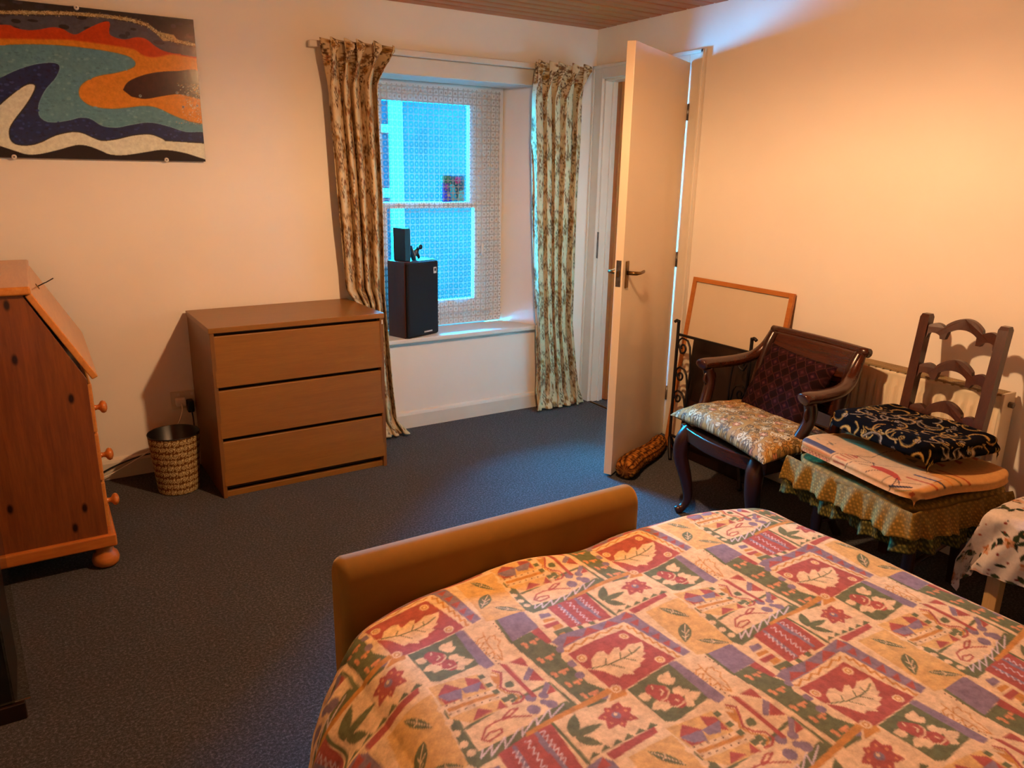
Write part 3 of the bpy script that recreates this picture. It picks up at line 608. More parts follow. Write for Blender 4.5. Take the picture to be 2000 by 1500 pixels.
# ------------------------------------------------------------------ pendant lamp over the bed (just above the picture)
la=thing('pendant_lamp','cloth-shaded pendant lamp hanging over the foot of the bed','lamp',(LAMP[0],LAMP[1],2.244))
lx,ly=LAMP[:2]
th=np.linspace(0,2*PI,49); rr=np.array([.195,.10]); zz=np.array([1.985,2.165])
P=np.stack([np.stack([lx+r*np.cos(th),ly+r*np.sin(th),np.full_like(th,z)],-1) for r,z in zip(rr,zz)],1)
sheet('shade',P,None,M['shade'],la)
MB().tube([(lx,ly,2.10),(lx,ly,2.24)],.004,8).build('cord',M['plastic'],la,True)
MB().lathe([(.003,0),(.045,.0),(.04,-.018),(.006,-.02)][::-1],20,(lx,ly,2.243)).build('ceiling_rose',M['plastic'],la,True)
MB().lathe([(.016,0),(.018,.05),(.006,.055)],16,(lx,ly,2.062)).build('lamp_holder',M['plastic'],la,True)
for k in range(3):
    t=2*PI*k/3; MB().tube([(lx+.016*math.cos(t),ly+.016*math.sin(t),2.11),(lx+.128*math.cos(t),ly+.128*math.sin(t),2.115)],.0015,6).build('spoke',M['steel'],la,True)

# ------------------------------------------------------------------ bed
bed=thing('bed','double bed with an ochre velvet padded footboard','bed',(-1.82,-3.4,0))
MB().box(-2.44,-1.17,-4.42,-2.46,.06,.27).build('base',M['velvet'],bed,bevel=.02,seg=3)
MB().box(-2.45,-1.16,-4.43,-2.45,.272,.455).build('mattress',M['plastic'],bed,bevel=.05,seg=4)
fb=[]; ft=.088; yc=-2.322; fz=.588
for k in range(13):
    t=PI*k/12; fb.append((yc-ft/2*math.cos(t),fz-ft/2*1.25+ft/2*1.25*math.sin(t)))
fb=[(yc-ft/2,.0)]+fb+[(yc+ft/2,.0)]
MB().prism(fb,lambda y,z:(-2.475,y,z),lambda y,z:(-1.592,y,z)).build('footboard',M['velvet'],bed,bevel=.022,seg=4)
for x in(-2.38,-1.24): MB().lathe([(.022,0),(.03,.06)],12,(x,-4.3,0)).build('foot',M['oak_dark'],bed,True)

DV=eval('''[('p','o2',[[-404,-188],[-335,-262],[-219,-114],[-272,-64],[-293,-54]],0),('p','g',[[-338,-277],[-321,-275],[-211,-144],[-147,-210],[-89,-301],[-69,-292],[-145,-178],[-202,-109],[-221,-117]],0),('e','c',[[-324,-260]],8),('e','c',[[-305,-228]],8),('e','c',[[-281,-200]],8),('e','c',[[-260,-177]],8),('e','c',[[-240,-156]],8),('e','c',[[-222,-140]],8),('l','w',[[-205,-149],[-203,-132],[-192,-162],[-187,-139],[-175,-183],[-168,-161],[-152,-219],[-146,-192],[-132,-243],[-126,-221],[-114,-268],[-106,-245],[-91,-289]],3),('p','c',[[-249,-186],[-124,-338],[-95,-297],[-147,-215],[-210,-150]],0),('l','g',[[-246,-191],[-124,-346]],7),('l','g',[[-124,-346],[-69,-292]],9),('e','y',[[-152,-289]],11),('e','y',[[-131,-304]],10),('e','y',[[-140,-259]],13),('e','y',[[-112,-283]],12),('e','y',[[-126,-285]],8),('l','r',[[-142,-241],[-171,-232],[-199,-215],[-212,-197],[-213,-171],[-199,-169],[-182,-192],[-185,-200],[-203,-188],[-208,-175]],4),('l','r',[[-189,-226],[-181,-247],[-168,-256],[-178,-232],[-189,-224]],4),('f','g',[[-374,-209],[-307,-189]],10),('f','g',[[-319,-166],[-316,-94]],16),('f','g',[[-291,-110],[-226,-113]],9),('l','c',[[-366,-207],[-312,-192]],2),('l','c',[[-318,-160],[-316,-103]],2),('l','c',[[-284,-111],[-234,-112]],2),('l','c',[[-324,-137],[-316,-125],[-309,-143]],2),('l','c',[[-323,-119],[-316,-112],[-309,-125]],2),('l','c',[[-347,-210],[-342,-199],[-349,-195]],2),('l','c',[[-264,-119],[-256,-111],[-266,-104]],2),('p','o2',[[-347,164],[-267,105],[-187,185],[-242,236],[-281,232],[-310,199]],0),('p','r',[[-319,148],[-284,154],[-322,183]],0),('p','r',[[-288,122],[-260,119],[-237,147],[-272,151]],0),('p','y',[[-284,154],[-253,126],[-251,155],[-274,167]],0),('p','y',[[-322,183],[-284,154],[-274,182],[-298,192]],0),('p','r',[[-321,185],[-298,192],[-276,181],[-300,201]],0),('p','c',[[-304,205],[-227,146],[-199,163],[-281,229]],0),('p','o',[[-295,211],[-218,152],[-210,157],[-288,218]],0),('e','d',[[-298,203]],2.2),('e','d',[[-284,222]],2.2),('e','d',[[-286,194]],2.2),('e','d',[[-272,213]],2.2),('e','d',[[-274,186]],2.2),('e','d',[[-260,204]],2.2),('e','d',[[-262,177]],2.2),('e','d',[[-248,194]],2.2),('e','d',[[-249,167]],2.2),('e','d',[[-236,184]],2.2),('e','d',[[-237,158]],2.2),('e','d',[[-223,175]],2.2),('e','d',[[-225,148]],2.2),('e','d',[[-211,165]],2.2),('p','o2',[[-278,230],[-205,169],[-190,185],[-240,233]],0),('p','r',[[-239,200],[-211,201],[-239,231]],0),('p','r',[[-206,171],[-186,187],[-204,197]],0),('q','g',[[-257,111]],9),('q','g',[[-236,133]],9),('q','g',[[-218,150]],9),('q','g',[[-196,167]],9),('q','c',[[-246,123]],7),('q','c',[[-227,141]],7),('q','c',[[-207,159]],7),('q','c',[[-187,176]],7),('p','o',[[-243,104],[-222,103],[-218,128],[-229,124]],0),('l','o',[[-241,94],[-228,96],[-222,113],[-219,137],[-199,148],[-179,147],[-172,156],[-177,169]],4),('l','r',[[-241,88],[-224,90],[-218,112],[-214,134],[-197,142],[-176,140],[-164,151],[-168,167],[-180,176]],5),('f','g',[[-209,119],[-189,124]],12),('f','g',[[-196,154],[-178,158]],10),('p','r',[[-234,64],[-220,62],[-141,143],[-150,149]],0),('p','r',[[-215,56],[-194,35],[-175,60]],0),('p','y',[[-176,61],[-163,66],[-168,100],[-179,101]],0),('p','r',[[-164,68],[-136,92],[-167,100]],0),('p','y',[[-135,94],[-124,101],[-128,137],[-137,137]],0),('p','r',[[-124,101],[-110,118],[-126,132]],0),('e','d',[[-326,-10]],1.6),('e','d',[[-276,-50]],1.6),('e','d',[[-317,-3]],1.6),('e','d',[[-268,-43]],1.6),('e','d',[[-309,4]],1.6),('e','d',[[-260,-36]],1.6),('e','d',[[-300,11]],1.6),('e','d',[[-252,-28]],1.6),('e','d',[[-292,18]],1.6),('e','d',[[-244,-21]],1.6),('e','d',[[-283,24]],1.6),('e','d',[[-237,-14]],1.6),('e','d',[[-275,31]],1.6),('e','d',[[-229,-6]],1.6),('e','d',[[-267,37]],1.6),('e','d',[[-222,1]],1.6),('e','d',[[-259,44]],1.6),('e','d',[[-215,8]],1.6),('e','d',[[-251,50]],1.6),('e','d',[[-208,14]],1.6),('e','d',[[-243,57]],1.6),('e','d',[[-201,21]],1.6),('e','d',[[-235,63]],1.6),('e','d',[[-194,28]],1.6),('l','o',[[-291,-19],[-272,11],[-251,35],[-229,52]],2.5),('l','o',[[-283,-9],[-294,-1],[-296,15],[-280,9],[-284,29],[-268,21],[-269,44],[-253,32],[-248,49],[-230,51],[-239,29],[-250,13],[-249,-2],[-261,-7],[-263,-16],[-274,-10],[-277,5]],2.5),('p','y',[[-273,-63],[-229,-108],[-212,-106],[-179,-58],[-224,-3]],0),('l','g',[[-273,-61],[-225,-1]],7),('p','g',[[-225,-2],[-189,-44],[-150,-12],[-119,-2],[-114,24],[-90,41],[-68,65],[-55,77],[-18,88],[-15,118],[-49,148],[-192,30]],0),('p','r',[[-180,-58],[-140,-20],[-151,-11],[-193,-39]],0),('l','c',[[-215,-105],[-140,-22],[-118,-2]],9),('l','c',[[-197,29],[-50,150]],10),('l','c',[[-119,-5],[-114,22],[-90,38],[-64,65],[-12,88],[-11,119]],6),('e','p',[[-181,-13]],4.2),('e','p',[[-175,-20]],4.2),('e','p',[[-185,-9]],4.2),('e','p',[[-177,-8]],4.2),('e','p',[[-195,0]],4.2),('e','p',[[-191,6]],4.2),('e','p',[[-201,-1]],4.2),('e','p',[[-140,24]],4.2),('e','p',[[-135,17]],4.2),('e','p',[[-145,28]],4.2),('e','p',[[-137,29]],4.2),('e','p',[[-154,37]],4.2),('e','p',[[-151,41]],4.2),('e','p',[[-160,35]],4.2),('e','p',[[-107,56]],4.2),('e','p',[[-101,51]],4.2),('e','p',[[-112,61]],4.2),('e','p',[[-104,62]],4.2),('e','p',[[-121,69]],4.2),('e','p',[[-118,74]],4.2),('e','p',[[-126,69]],4.2),('e','p',[[-76,79]],4.2),('e','p',[[-71,72]],4.2),('e','p',[[-80,83]],4.2),('e','p',[[-72,83]],4.2),('e','p',[[-90,91]],4.2),('e','p',[[-87,95]],4.2),('e','p',[[-95,89]],4.2),('e','p',[[-43,101]],4.2),('e','p',[[-37,96]],4.2),('e','p',[[-47,106]],4.2),('e','p',[[-39,106]],4.2),('e','p',[[-57,114]],4.2),('e','p',[[-54,118]],4.2),('e','p',[[-62,112]],4.2),('e','y',[[-93,33]],10),('e','y',[[-74,61]],10),('e','y',[[-23,104]],10),('e','y',[[-122,-1]],10),('p','r',[[-178,-145],[-145,-187],[-103,-231],[-34,-149],[-74,-110],[-114,-75]],0),('l','y',[[-128,-208],[-60,-140]],8),('l','y',[[-154,-165],[-98,-99]],8),('l','y',[[-114,-188],[-93,-169]],8),('l','w',[[-140,-179],[-129,-185],[-131,-168],[-120,-173],[-121,-158],[-111,-162],[-112,-146],[-102,-151],[-103,-135],[-93,-140],[-95,-126],[-85,-130],[-86,-115],[-76,-119],[-78,-105]],2),('l','w',[[-119,-205],[-109,-212],[-112,-197],[-102,-204],[-104,-189],[-94,-196],[-97,-180],[-87,-187],[-89,-173],[-79,-180],[-81,-165],[-72,-171],[-74,-157],[-65,-164],[-67,-149]],2),('l','w',[[-154,-153],[-145,-159],[-147,-144],[-137,-149],[-140,-134],[-130,-140],[-132,-125],[-122,-131],[-124,-116],[-115,-122],[-117,-108],[-108,-113],[-109,-99],[-100,-104],[-103,-90]],2),('l','g',[[-101,-232],[-27,-161]],7),('p','y',[[-189,-108],[-169,-123],[-161,-110],[-181,-89]],0),('p','o',[[-177,-87],[-156,-105],[-149,-99],[-171,-76]],0),('p','r',[[-172,-68],[-145,-95],[-137,-82],[-162,-58]],0),('p','o',[[-152,-69],[-137,-86],[-128,-75],[-144,-55]],0),('p','g',[[-147,-51],[-119,-79],[-103,-66],[-134,-37]],0),('p','o',[[-133,-46],[-124,-57],[-118,-50],[-127,-39]],0),('q','g',[[-93,-84]],9),('q','g',[[-72,-110]],9),('q','c',[[-104,-74]],8),('q','c',[[-83,-99]],8),('q','c',[[-63,-122]],8),('p','o',[[-142,-199],[-7,-372],[4,-362],[-138,-190]],0),('f','r',[[6,-291],[-19,-301]],13),('f','r',[[6,-291],[6,-327]],13),('f','r',[[6,-291],[31,-317]],13),('f','r',[[6,-291],[46,-290]],13),('f','r',[[6,-291],[24,-259]],13),('f','r',[[6,-291],[-4,-246]],13),('f','r',[[6,-291],[-26,-268]],13),('e','p',[[-10,-296]],2.5),('e','p',[[5,-311]],2.5),('e','p',[[21,-306]],2.5),('e','p',[[32,-289]],2.5),('e','p',[[18,-269]],2.5),('e','p',[[0,-264]],2.5),('e','p',[[-13,-277]],2.5),('e','y',[[6,-289]],9),('e','c',[[4,-291]],4),('f','g',[[-62,-209],[-67,-269]],13),('f','g',[[-61,-210],[-15,-259]],10),('f','g',[[-58,-209],[-8,-206]],11),('p','r',[[-1,-187],[74,-276],[81,-261],[13,-176]],0),('p','g',[[-27,-165],[-11,-184],[-23,-186]],0),('p','g',[[-11,-185],[7,-203],[-6,-206]],0),('p','g',[[7,-203],[25,-222],[12,-225]],0),('p','g',[[25,-222],[42,-242],[29,-245]],0),('p','g',[[42,-242],[61,-262],[48,-265]],0),('p','g',[[61,-262],[80,-282],[67,-285]],0),('p','y',[[-42,-134],[-9,-178],[12,-174],[134,-61],[120,-42],[1,-132],[-8,-134],[-116,-5],[-122,-6],[-145,-17],[-131,-44],[-81,-88]],0),('p','r',[[-43,-130],[-17,-130],[-48,-91]],0),('p','r',[[-81,-88],[-52,-86],[-85,-48]],0),('p','r',[[-116,-42],[-84,-51],[-119,-8]],0),('p','r',[[-6,-179],[11,-165],[-15,-141]],0),('p','r',[[6,-140],[24,-129],[23,-157]],0),('p','r',[[30,-120],[48,-108],[47,-136]],0),('p','r',[[53,-99],[71,-89],[70,-116]],0),('p','r',[[76,-80],[93,-69],[93,-96]],0),('p','r',[[98,-62],[114,-51],[115,-77]],0),('p','c',[[-118,-5],[-8,-137],[3,-133],[121,-41],[107,-29],[14,82],[-10,87],[-107,15]],0),('l','o',[[-112,2],[-105,1],[-101,-10],[-97,-23],[-90,-24],[-84,-25],[-79,-37],[-75,-49],[-68,-51],[-62,-51],[-57,-65],[-52,-76],[-46,-78],[-39,-80],[-34,-91],[-28,-105],[-22,-106],[-15,-107],[-10,-120]],4.5),('l','o',[[1,-123],[6,-114],[11,-117],[14,-119],[19,-110],[25,-100],[28,-102],[32,-106],[37,-96],[41,-86],[46,-89],[49,-91],[54,-82],[59,-73],[62,-76],[66,-79],[71,-70],[76,-61],[79,-63],[82,-65],[87,-56],[92,-47],[95,-50],[99,-53],[104,-44],[108,-35],[112,-38]],4.5),('p','r',[[-106,10],[-6,-106],[107,-29],[15,80],[-9,85]],0),('p','o',[[-8,88],[15,79],[21,91],[-11,118]],0),('e','c',[[-2,-80]],10.5),('e','o',[[-2,-80]],7),('e','c',[[-2,-80]],4),('e','c',[[-77,15]],10.5),('e','o',[[-77,15]],7),('e','c',[[-77,15]],4),('e','c',[[75,-18]],10.5),('e','o',[[75,-18]],7),('e','c',[[75,-18]],4),('e','c',[[-2,81]],10.5),('e','o',[[-2,81]],7),('e','c',[[-2,81]],4),('p','c',[[-65,43],[-53,37],[-58,14],[-50,-8],[-37,-17],[-32,-9],[-25,-7],[-17,-31],[-8,-37],[-4,-23],[4,-36],[9,-52],[19,-57],[36,-70],[42,-50],[41,-34],[47,-32],[39,-16],[47,-13],[37,2],[39,11],[25,29],[31,35],[8,40],[2,51],[-14,46],[-30,41],[-47,41]],0),('l','g',[[-53,38],[-22,20],[4,-4],[24,-30],[33,-50]],3.5),('l','g',[[-28,23],[-30,5]],2.8),('l','g',[[-1,1],[-4,-19]],2.8),('l','g',[[19,-21],[12,-34]],2.8),('l','g',[[4,-4],[29,-3]],2.8),('l','g',[[-20,19],[8,23]],2.8),('p','g',[[19,78],[93,-9],[104,-12],[168,74],[111,142],[93,146]],0),('p','y',[[99,-17],[106,-21],[199,68],[185,85],[168,75],[92,-9]],0),('f','c',[[86,50],[78,26]],11),('f','c',[[86,50],[93,15]],11),('f','c',[[86,50],[107,31]],11),('f','c',[[65,89],[39,91]],12),('f','c',[[107,75],[117,51]],11),('f','c',[[107,75],[134,58]],11),('f','c',[[125,82],[154,62]],12),('f','c',[[124,86],[144,97]],12),('f','c',[[90,92],[68,121]],12),('f','c',[[92,91],[90,121]],12),('e','r',[[67,70]],15),('e','r',[[80,74]],19),('e','r',[[109,89]],17),('e','r',[[100,86]],13),('e','r',[[116,94]],13),('e','r',[[84,81]],15),('l','c',[[91,61],[97,68],[93,85],[84,93]],3),('l','c',[[95,94],[100,106],[115,103],[126,88]],3),('l','c',[[80,67],[86,70],[82,80]],3),('l','c',[[63,61],[66,67]],3),('l','c',[[109,87],[114,89]],4)]''')
PAL=dict(c='EBB87C',o='CC8236',o2='E0A458',r='B0523C',g='6E683C',y='8E706C',d='4A2A1A',w='DCB8A0',p='DE8A50')
dcv=Canvas(440,440,PAL['c'])
def draw_print(cv,ops):
    for k,c_,p,w in ops:
        col=PAL[c_]
        if k=='p': cv.poly(p,col)
        elif k=='l': cv.line(p,w,col)
        elif k=='e': cv.disc(p[0],w,col)
        elif k=='f': cv.leaf(p[0],p[1],w,col)
        elif k=='q': cv.poly([(p[0][0]-w,p[0][1]),(p[0][0],p[0][1]-w),(p[0][0]+w,p[0][1]),(p[0][0],p[0][1]+w)],col)
draw_print(dcv,DV); dcv.soften(); dcv.neutral(.80,.6)
v1=np.array([.315,-.312]); v2=np.array([-.318,-.318]); MI=np.linalg.inv(np.array([v1,v2]).T)
def duvet_print(x,y):
    dx,dy=x+1.755,y+3.168; return dcv.sample((MI[0,0]*dx+MI[0,1]*dy)*440,(MI[1,0]*dx+MI[1,1]*dy)*440)
A_=np.arange(-2.93,-.74,.003); B_=np.concatenate([np.arange(-4.55,-3.62,.03),np.arange(-3.62,-2.27,.003)])
AA,BB=np.meshgrid(A_,B_,indexing='ij')
xl,xr=-2.55,-1.125; xc=(xl+xr)/2; hw=(xr-xl)/2
def over(d,r):
    """distance past the start of a rounded edge -> (sideways, drop)"""
    th=np.clip(d/r,0,PI/2); ex=np.clip(d-r*PI/2,0,None); return np.where(d<0,d,r*np.sin(th)),np.where(d<0,0,r*(1-np.cos(th))+ex)
yf=-2.362-.105*np.clip(np.abs((AA-xc)/hw),0,1.15)**6 - .016*np.sin((AA+.3)*11)*np.exp(-((AA-xc)/.5)**2)
rx,ry=.115,.10
sL,dL=over((xl+rx)-AA,rx); sR,dR=over(AA-(xr-rx),rx); sF,dF=over(BB-(yf-ry),ry)
x=np.where(AA<xl+rx,xl+rx-sL,np.where(AA>xr-rx,xr-rx+sR,AA)); y=np.where(BB>yf-ry,yf-ry+sF,BB)
dL=np.maximum(dL,0); dR=np.maximum(dR,0); dF=np.maximum(dF,0)
drop=dL+dR+dF
t=(AA-xc)/hw
puff=.012*(1-np.clip(np.abs(t),0,1)**3)+.005*np.sin(AA*9+1.3*np.sin(BB*5))*np.sin(BB*8+.7)+.0035*np.sin(AA*21+BB*13)+.010*np.exp(-((AA+2.0)/.14)**2-((BB+2.42)/.10)**2)
z=.494+puff*np.exp(-drop*6)-np.minimum(drop,.40)*.985
side=np.clip((dL-.04)/.22,0,1); x=x-side*(.145+.022*np.sin(BB*34+2*np.sin(BB*9))+.012*np.sin(BB*71+1))-.02*side
cor=np.clip(dL/.2,0,1)*np.clip((BB+2.62)/.12,0,1); x=x-cor*.012*np.sin(np.arctan2(BB+2.7,AA+2.3)*38); y=y+cor*.010*np.cos(np.arctan2(BB+2.7,AA+2.3)*38)
sr=np.clip((dR-.07)/.25,0,1); x=x+sr*(.03+.015*np.sin(BB*30))
y=np.where(BB>yf-ry,np.minimum(y,-2.3685),y)
dv=sheet('duvet',np.stack([x,y,np.maximum(z,.012)],-1),duvet_print(AA,BB),M['print_duvet'])
tag(dv,'patchwork-print duvet with red leaf squares spread over the bed','duvet')

# ------------------------------------------------------------------ cushions and cloth helpers
def pillow(name,a,b,h,cv,k,mat,Mx,parent=None,n=110,pw=3.2,sag=0,off=(0,0),flat=.5):
    u=np.linspace(-1,1,n); U,V=np.meshgrid(u,u,indexing='ij')
    e=np.clip((1-np.abs(U)**pw),0,1)**.5*np.clip((1-np.abs(V)**pw),0,1)**.5
    pinch=1-.06*(1-np.abs(V)**2)*np.abs(U)**6; pinch2=1-.06*(1-np.abs(U)**2)*np.abs(V)**6
    wr=.03*h*np.sin(U*13+2*np.sin(V*5))*np.sin(V*11+1)*e**.3
    Xp,Yp=U*a*pinch,V*b*pinch2; top=h*flat*2*.5*e+wr-sag*np.abs(U*V)**2; bot=-h*(1-flat)*e-sag*np.abs(U*V)**2
    Cc=cv.sample((Xp+off[0])*k,(Yp+off[1])*k)
    Vt=np.concatenate([np.stack([Xp,Yp,top],-1).reshape(-1,3),np.stack([Xp,Yp,bot],-1).reshape(-1,3)])
    idx=np.arange(n*n).reshape(n,n); q=np.stack([idx[:-1,:-1],idx[1:,:-1],idx[1:,1:],idx[:-1,1:]],-1).reshape(-1,4); q2=q[:,::-1]+n*n
    R=np.array(Mx.to_3x3()); T=np.array(Mx.translation); Vt=Vt@R.T+T
    return vmesh(name,Vt,np.concatenate([q,q2]),np.concatenate([Cc.reshape(-1,3)]*2),mat,parent)
def folded(name,a,b,h,cv,k,mat,Mx,layers=2,n=120,m=100,off=(0,0),wav=.006,seed=0,parent=None):
    """folded cloth: a soft slab; the print runs over the top and down the sides"""
    r=np.random.default_rng(seed); ph=r.uniform(0,6.3,6)
    def axis(half,n):
        rd=h*.5; L_=2*(half-rd)+PI*rd; s=np.linspace(-L_/2,L_/2,n); e=np.clip(np.abs(s)-(half-rd),0,None); th=e/rd
        return s,np.where(np.abs(s)<half-rd,s,np.sign(s)*(half-rd+rd*np.sin(th))),rd*(1-np.cos(th))
    su,xu,du=axis(a,n); sv,yv,dv_=axis(b,m); SU,SV=np.meshgrid(su,sv,indexing='ij'); XU,YV=np.meshgrid(xu,yv,indexing='ij'); DU,DVv=np.meshgrid(du,dv_,indexing='ij')
    dr_=np.minimum(DU+DVv,h); zt=h-dr_+wav*np.sin(XU*17+ph[0]+np.sin(YV*9))*np.sin(YV*15+ph[1])*(1-dr_/h)
    lay=1+.0*DU; edge=np.clip(dr_/h,0,1); push=.004*np.sin(edge*PI*layers*2)
    XU=XU+np.sign(XU)*push*(DU>0)+.004*np.sin(YV*21+ph[2])*(DU>0); YV=YV+np.sign(YV)*push*(DVv>0)+.004*np.sin(XU*19+ph[3])*(DVv>0)
    pc4=(np.abs(XU)/a)**5*(np.abs(YV)/b)**5; XU=XU*(1-.13*pc4)+.006*np.sin(YV*14+ph[4])*(np.abs(XU)/a)**3; YV=YV*(1-.13*pc4)+.007*np.sin(XU*13+ph[5])*(np.abs(YV)/b)**3
    Cc=cv.sample((SU+off[0])*k,(SV+off[1])*k)
    Vt=np.stack([XU,YV,np.maximum(zt,.0005)],-1).reshape(-1,3); R=np.array(Mx.to_3x3()); T=np.array(Mx.translation); Vt=Vt@R.T+T
    idx=np.arange(n*m).reshape(n,m); q=np.stack([idx[:-1,:-1],idx[1:,:-1],idx[1:,1:],idx[:-1,1:]],-1).reshape(-1,4)
    return vmesh(name,Vt,q,Cc.reshape(-1,3),mat,parent)
def place(x,y,z,rz=0,rx=0,ry=0): return Matrix.Translation((x,y,z))@Matrix.Rotation(rz,4,'Z')@Matrix.Rotation(ry,4,'Y')@Matrix.Rotation(rx,4,'X')

# ------------------------------------------------------------------ draught excluder at the foot of the door
pc_=Canvas(100,100,'C2772A')
for i in range(4): pc_.line([(0,i*25+6),(100,i*25+10)],7,'2A1208'); pc_.line([(i*25+4,0),(i*25+8,100)],5,'5A2A10'); pc_.line([(0,i*25+18),(100,i*25+16)],3,'8A4A1A')
for i in range(30): pc_.leaf((random.uniform(0,100),random.uniform(0,100)),(random.uniform(0,100),random.uniform(0,100)),1.2,'3A1A0C')
pc_.soften(); pc_.neutral(.8,.4)
p0,p1=Vector((-.672,-1.238,0)),Vector((-.165,-.955,0)); ax=(p1-p0).normalized(); pr=Vector((-ax.y,ax.x,0))
nL,nT=120,40; Pn=np.empty((nL,nT,3)); Cn=np.empty((nL,nT,3))
for i,s in enumerate(np.linspace(0,1,nL)):
    r=(.056-.018*s)*min(1,(1-abs(2*s-1)**14)**.5+.02)*(1+.04*math.sin(s*60)); c_=p0.lerp(p1,s)+pr*.012*math.sin(s*7)
    for j,tt in enumerate(np.linspace(0,2*PI,nT)):
        q=c_+pr*(r*1.08*math.cos(tt))+Vector((0,0,max(.002,.054-.016*s+r*math.sin(tt)*.97))); Pn[i,j]=q; Cn[i,j]=pc_.sample(s*590,tt*58)
tag(sheet('draught_excluder',Pn,Cn,M['print_velvet']),'orange and brown sausage draught excluder lying along the open door','draught excluder')

# ------------------------------------------------------------------ empty picture frame leaning on the wall
pf=thing('picture_frame','large empty light oak picture frame leaning against the wall','picture frame',(-.1,-1.27,0))
def fp(y,t,d): # t up the leaning frame 0..1, d thickness outwards
    x=-.135+t*.125; return (x-d*.99,y,.004+t*.918+d*.13)
def fbar(ya,yb,ta,tb): return [fp(ya,ta,0),fp(yb,ta,0),fp(yb,ta,.018),fp(ya,ta,.018),fp(ya,tb,0),fp(yb,tb,0),fp(yb,tb,.018),fp(ya,tb,.018)]
ya,yb=-1.592,-.952
for n,q in(('stile',(ya,ya+.024,0,1)),('stile',(yb-.024,yb,0,1)),('rail',(ya+.024,yb-.024,.976,1)),('rail',(ya+.024,yb-.024,0,.026))): MB().hexa(fbar(*q)).build(n,M['frame'],pf,bevel=.002)
m=plain('cream_backing_board','CDBFA6','D6C8AF',.6,2,spec=.2)
MB().hexa([fp(ya+.02,.02,.004),fp(yb-.02,.02,.004),fp(yb-.02,.02,.008),fp(ya+.02,.02,.008),fp(ya+.02,.98,.004),fp(yb-.02,.98,.004),fp(yb-.02,.98,.008),fp(ya+.02,.98,.008)]).build('backing_board',m,pf)

# ------------------------------------------------------------------ iron screen and dark panel behind the armchair
sc=thing('iron_screen','black wrought-iron screen with scrolled uprights behind the armchair','fire screen',(-.28,-1.35,0))
A0,A1=Vector((-.222,-1.068,0)),Vector((-.212,-1.535,0)); ex=(A1-A0); el=ex.length; ex.normalize()
def spt(s,z,n=0): return A0+ex*s+Vector((-ex.y*-1*n,ex.x*-1*n,z))
for s in(0,el):
    sg=1 if s>0 else -1
    MB().tube(smooth([spt(s,.07),spt(s,.4),spt(s,.70),spt(s,.716),spt(s+sg*.012,.724),spt(s+sg*.026,.716)],5),.008,8).build('post',M['iron'],sc,True)
    MB().tube(smooth([spt(s,.10)+Vector((-.06,-.075,-.092)),spt(s,.05)+Vector((-.035,-.04,0)),spt(s,.10),spt(s,.05)+Vector((.03,0,0)),spt(s,.10)+Vector((.05,0,-.092))],5),.009,8).build('foot',M['iron'],sc,True)
for z in(.655,.11): MB().bar(spt(0,z),spt(el,z),.010,.012).build('rail',M['iron'],sc)
def scroll(s0,z0,r,sg,tail):
    pts=[]
    for k in range(34):
        t=k/33; rad=r*(.18+.82*t); an=-PI*.5+sg*0+t*PI*3.1; pts.append(spt(s0+sg*(r+.008)+sg*rad*math.cos(an)*1.0,z0+rad*math.sin(an)))
    e=pts[-1]; pts+= [spt(s0+sg*(2*r+.02),z0+r*.2-tail*.25),spt(s0+sg*(2*r+.045),z0-tail*.7),spt(s0+sg*(2*r+.05),z0-tail)]
    return pts
for z0,r,tl in((.592,.030,.20),(.445,.026,.18),(.325,.023,.12)):
    for s0,sg in((0,1),(el,-1)):
        pts=[]
        for k in range(40):
            t=k/39; rad=r*(.2+.8*t); an=PI*1.2-t*PI*0+t*PI*1.8*-1; pts.append((s0+sg*(r+.010+rad*math.cos(an)),z0+rad*math.sin(an)))
        pts+=[(s0+sg*(.008),z0+r*.5),(s0+sg*(.012),z0+r*1.1),(s0+sg*(.012+r*.7),z0+r*1.65),(s0+sg*(2*r+.012),z0+r*1.4),(s0+sg*(2*r+.030),z0+r*.4),(s0+sg*(2*r+.042),z0-tl*.35),(s0+sg*(2*r+.046),z0-tl*.7),(s0+sg*(2*r+.042),z0-tl)]
        MB().tube([spt(a_,b_) for a_,b_ in pts],.0055,6).build('scroll',M['iron'],sc,True)
dp=thing('dark_panel','dark stained wooden panel leaning behind the iron screen','panel',(-.2,-1.4,0))
MB().hexa([(-.166,-1.09,.003),(-.186,-1.09,.003),(-.186,-1.60,.003),(-.166,-1.60,.003),(-.105,-1.085,.625),(-.125,-1.085,.625),(-.125,-1.595,.625),(-.105,-1.595,.625)]).build('board',M['black_wood'],dp,bevel=.004)
MB().hexa([(-.16,-1.10,.26),(-.168,-1.10,.26),(-.168,-1.59,.26),(-.16,-1.59,.26),(-.155,-1.10,.31),(-.163,-1.10,.31),(-.163,-1.59,.31),(-.155,-1.59,.31)]).build('batten',M['mahog'],dp)

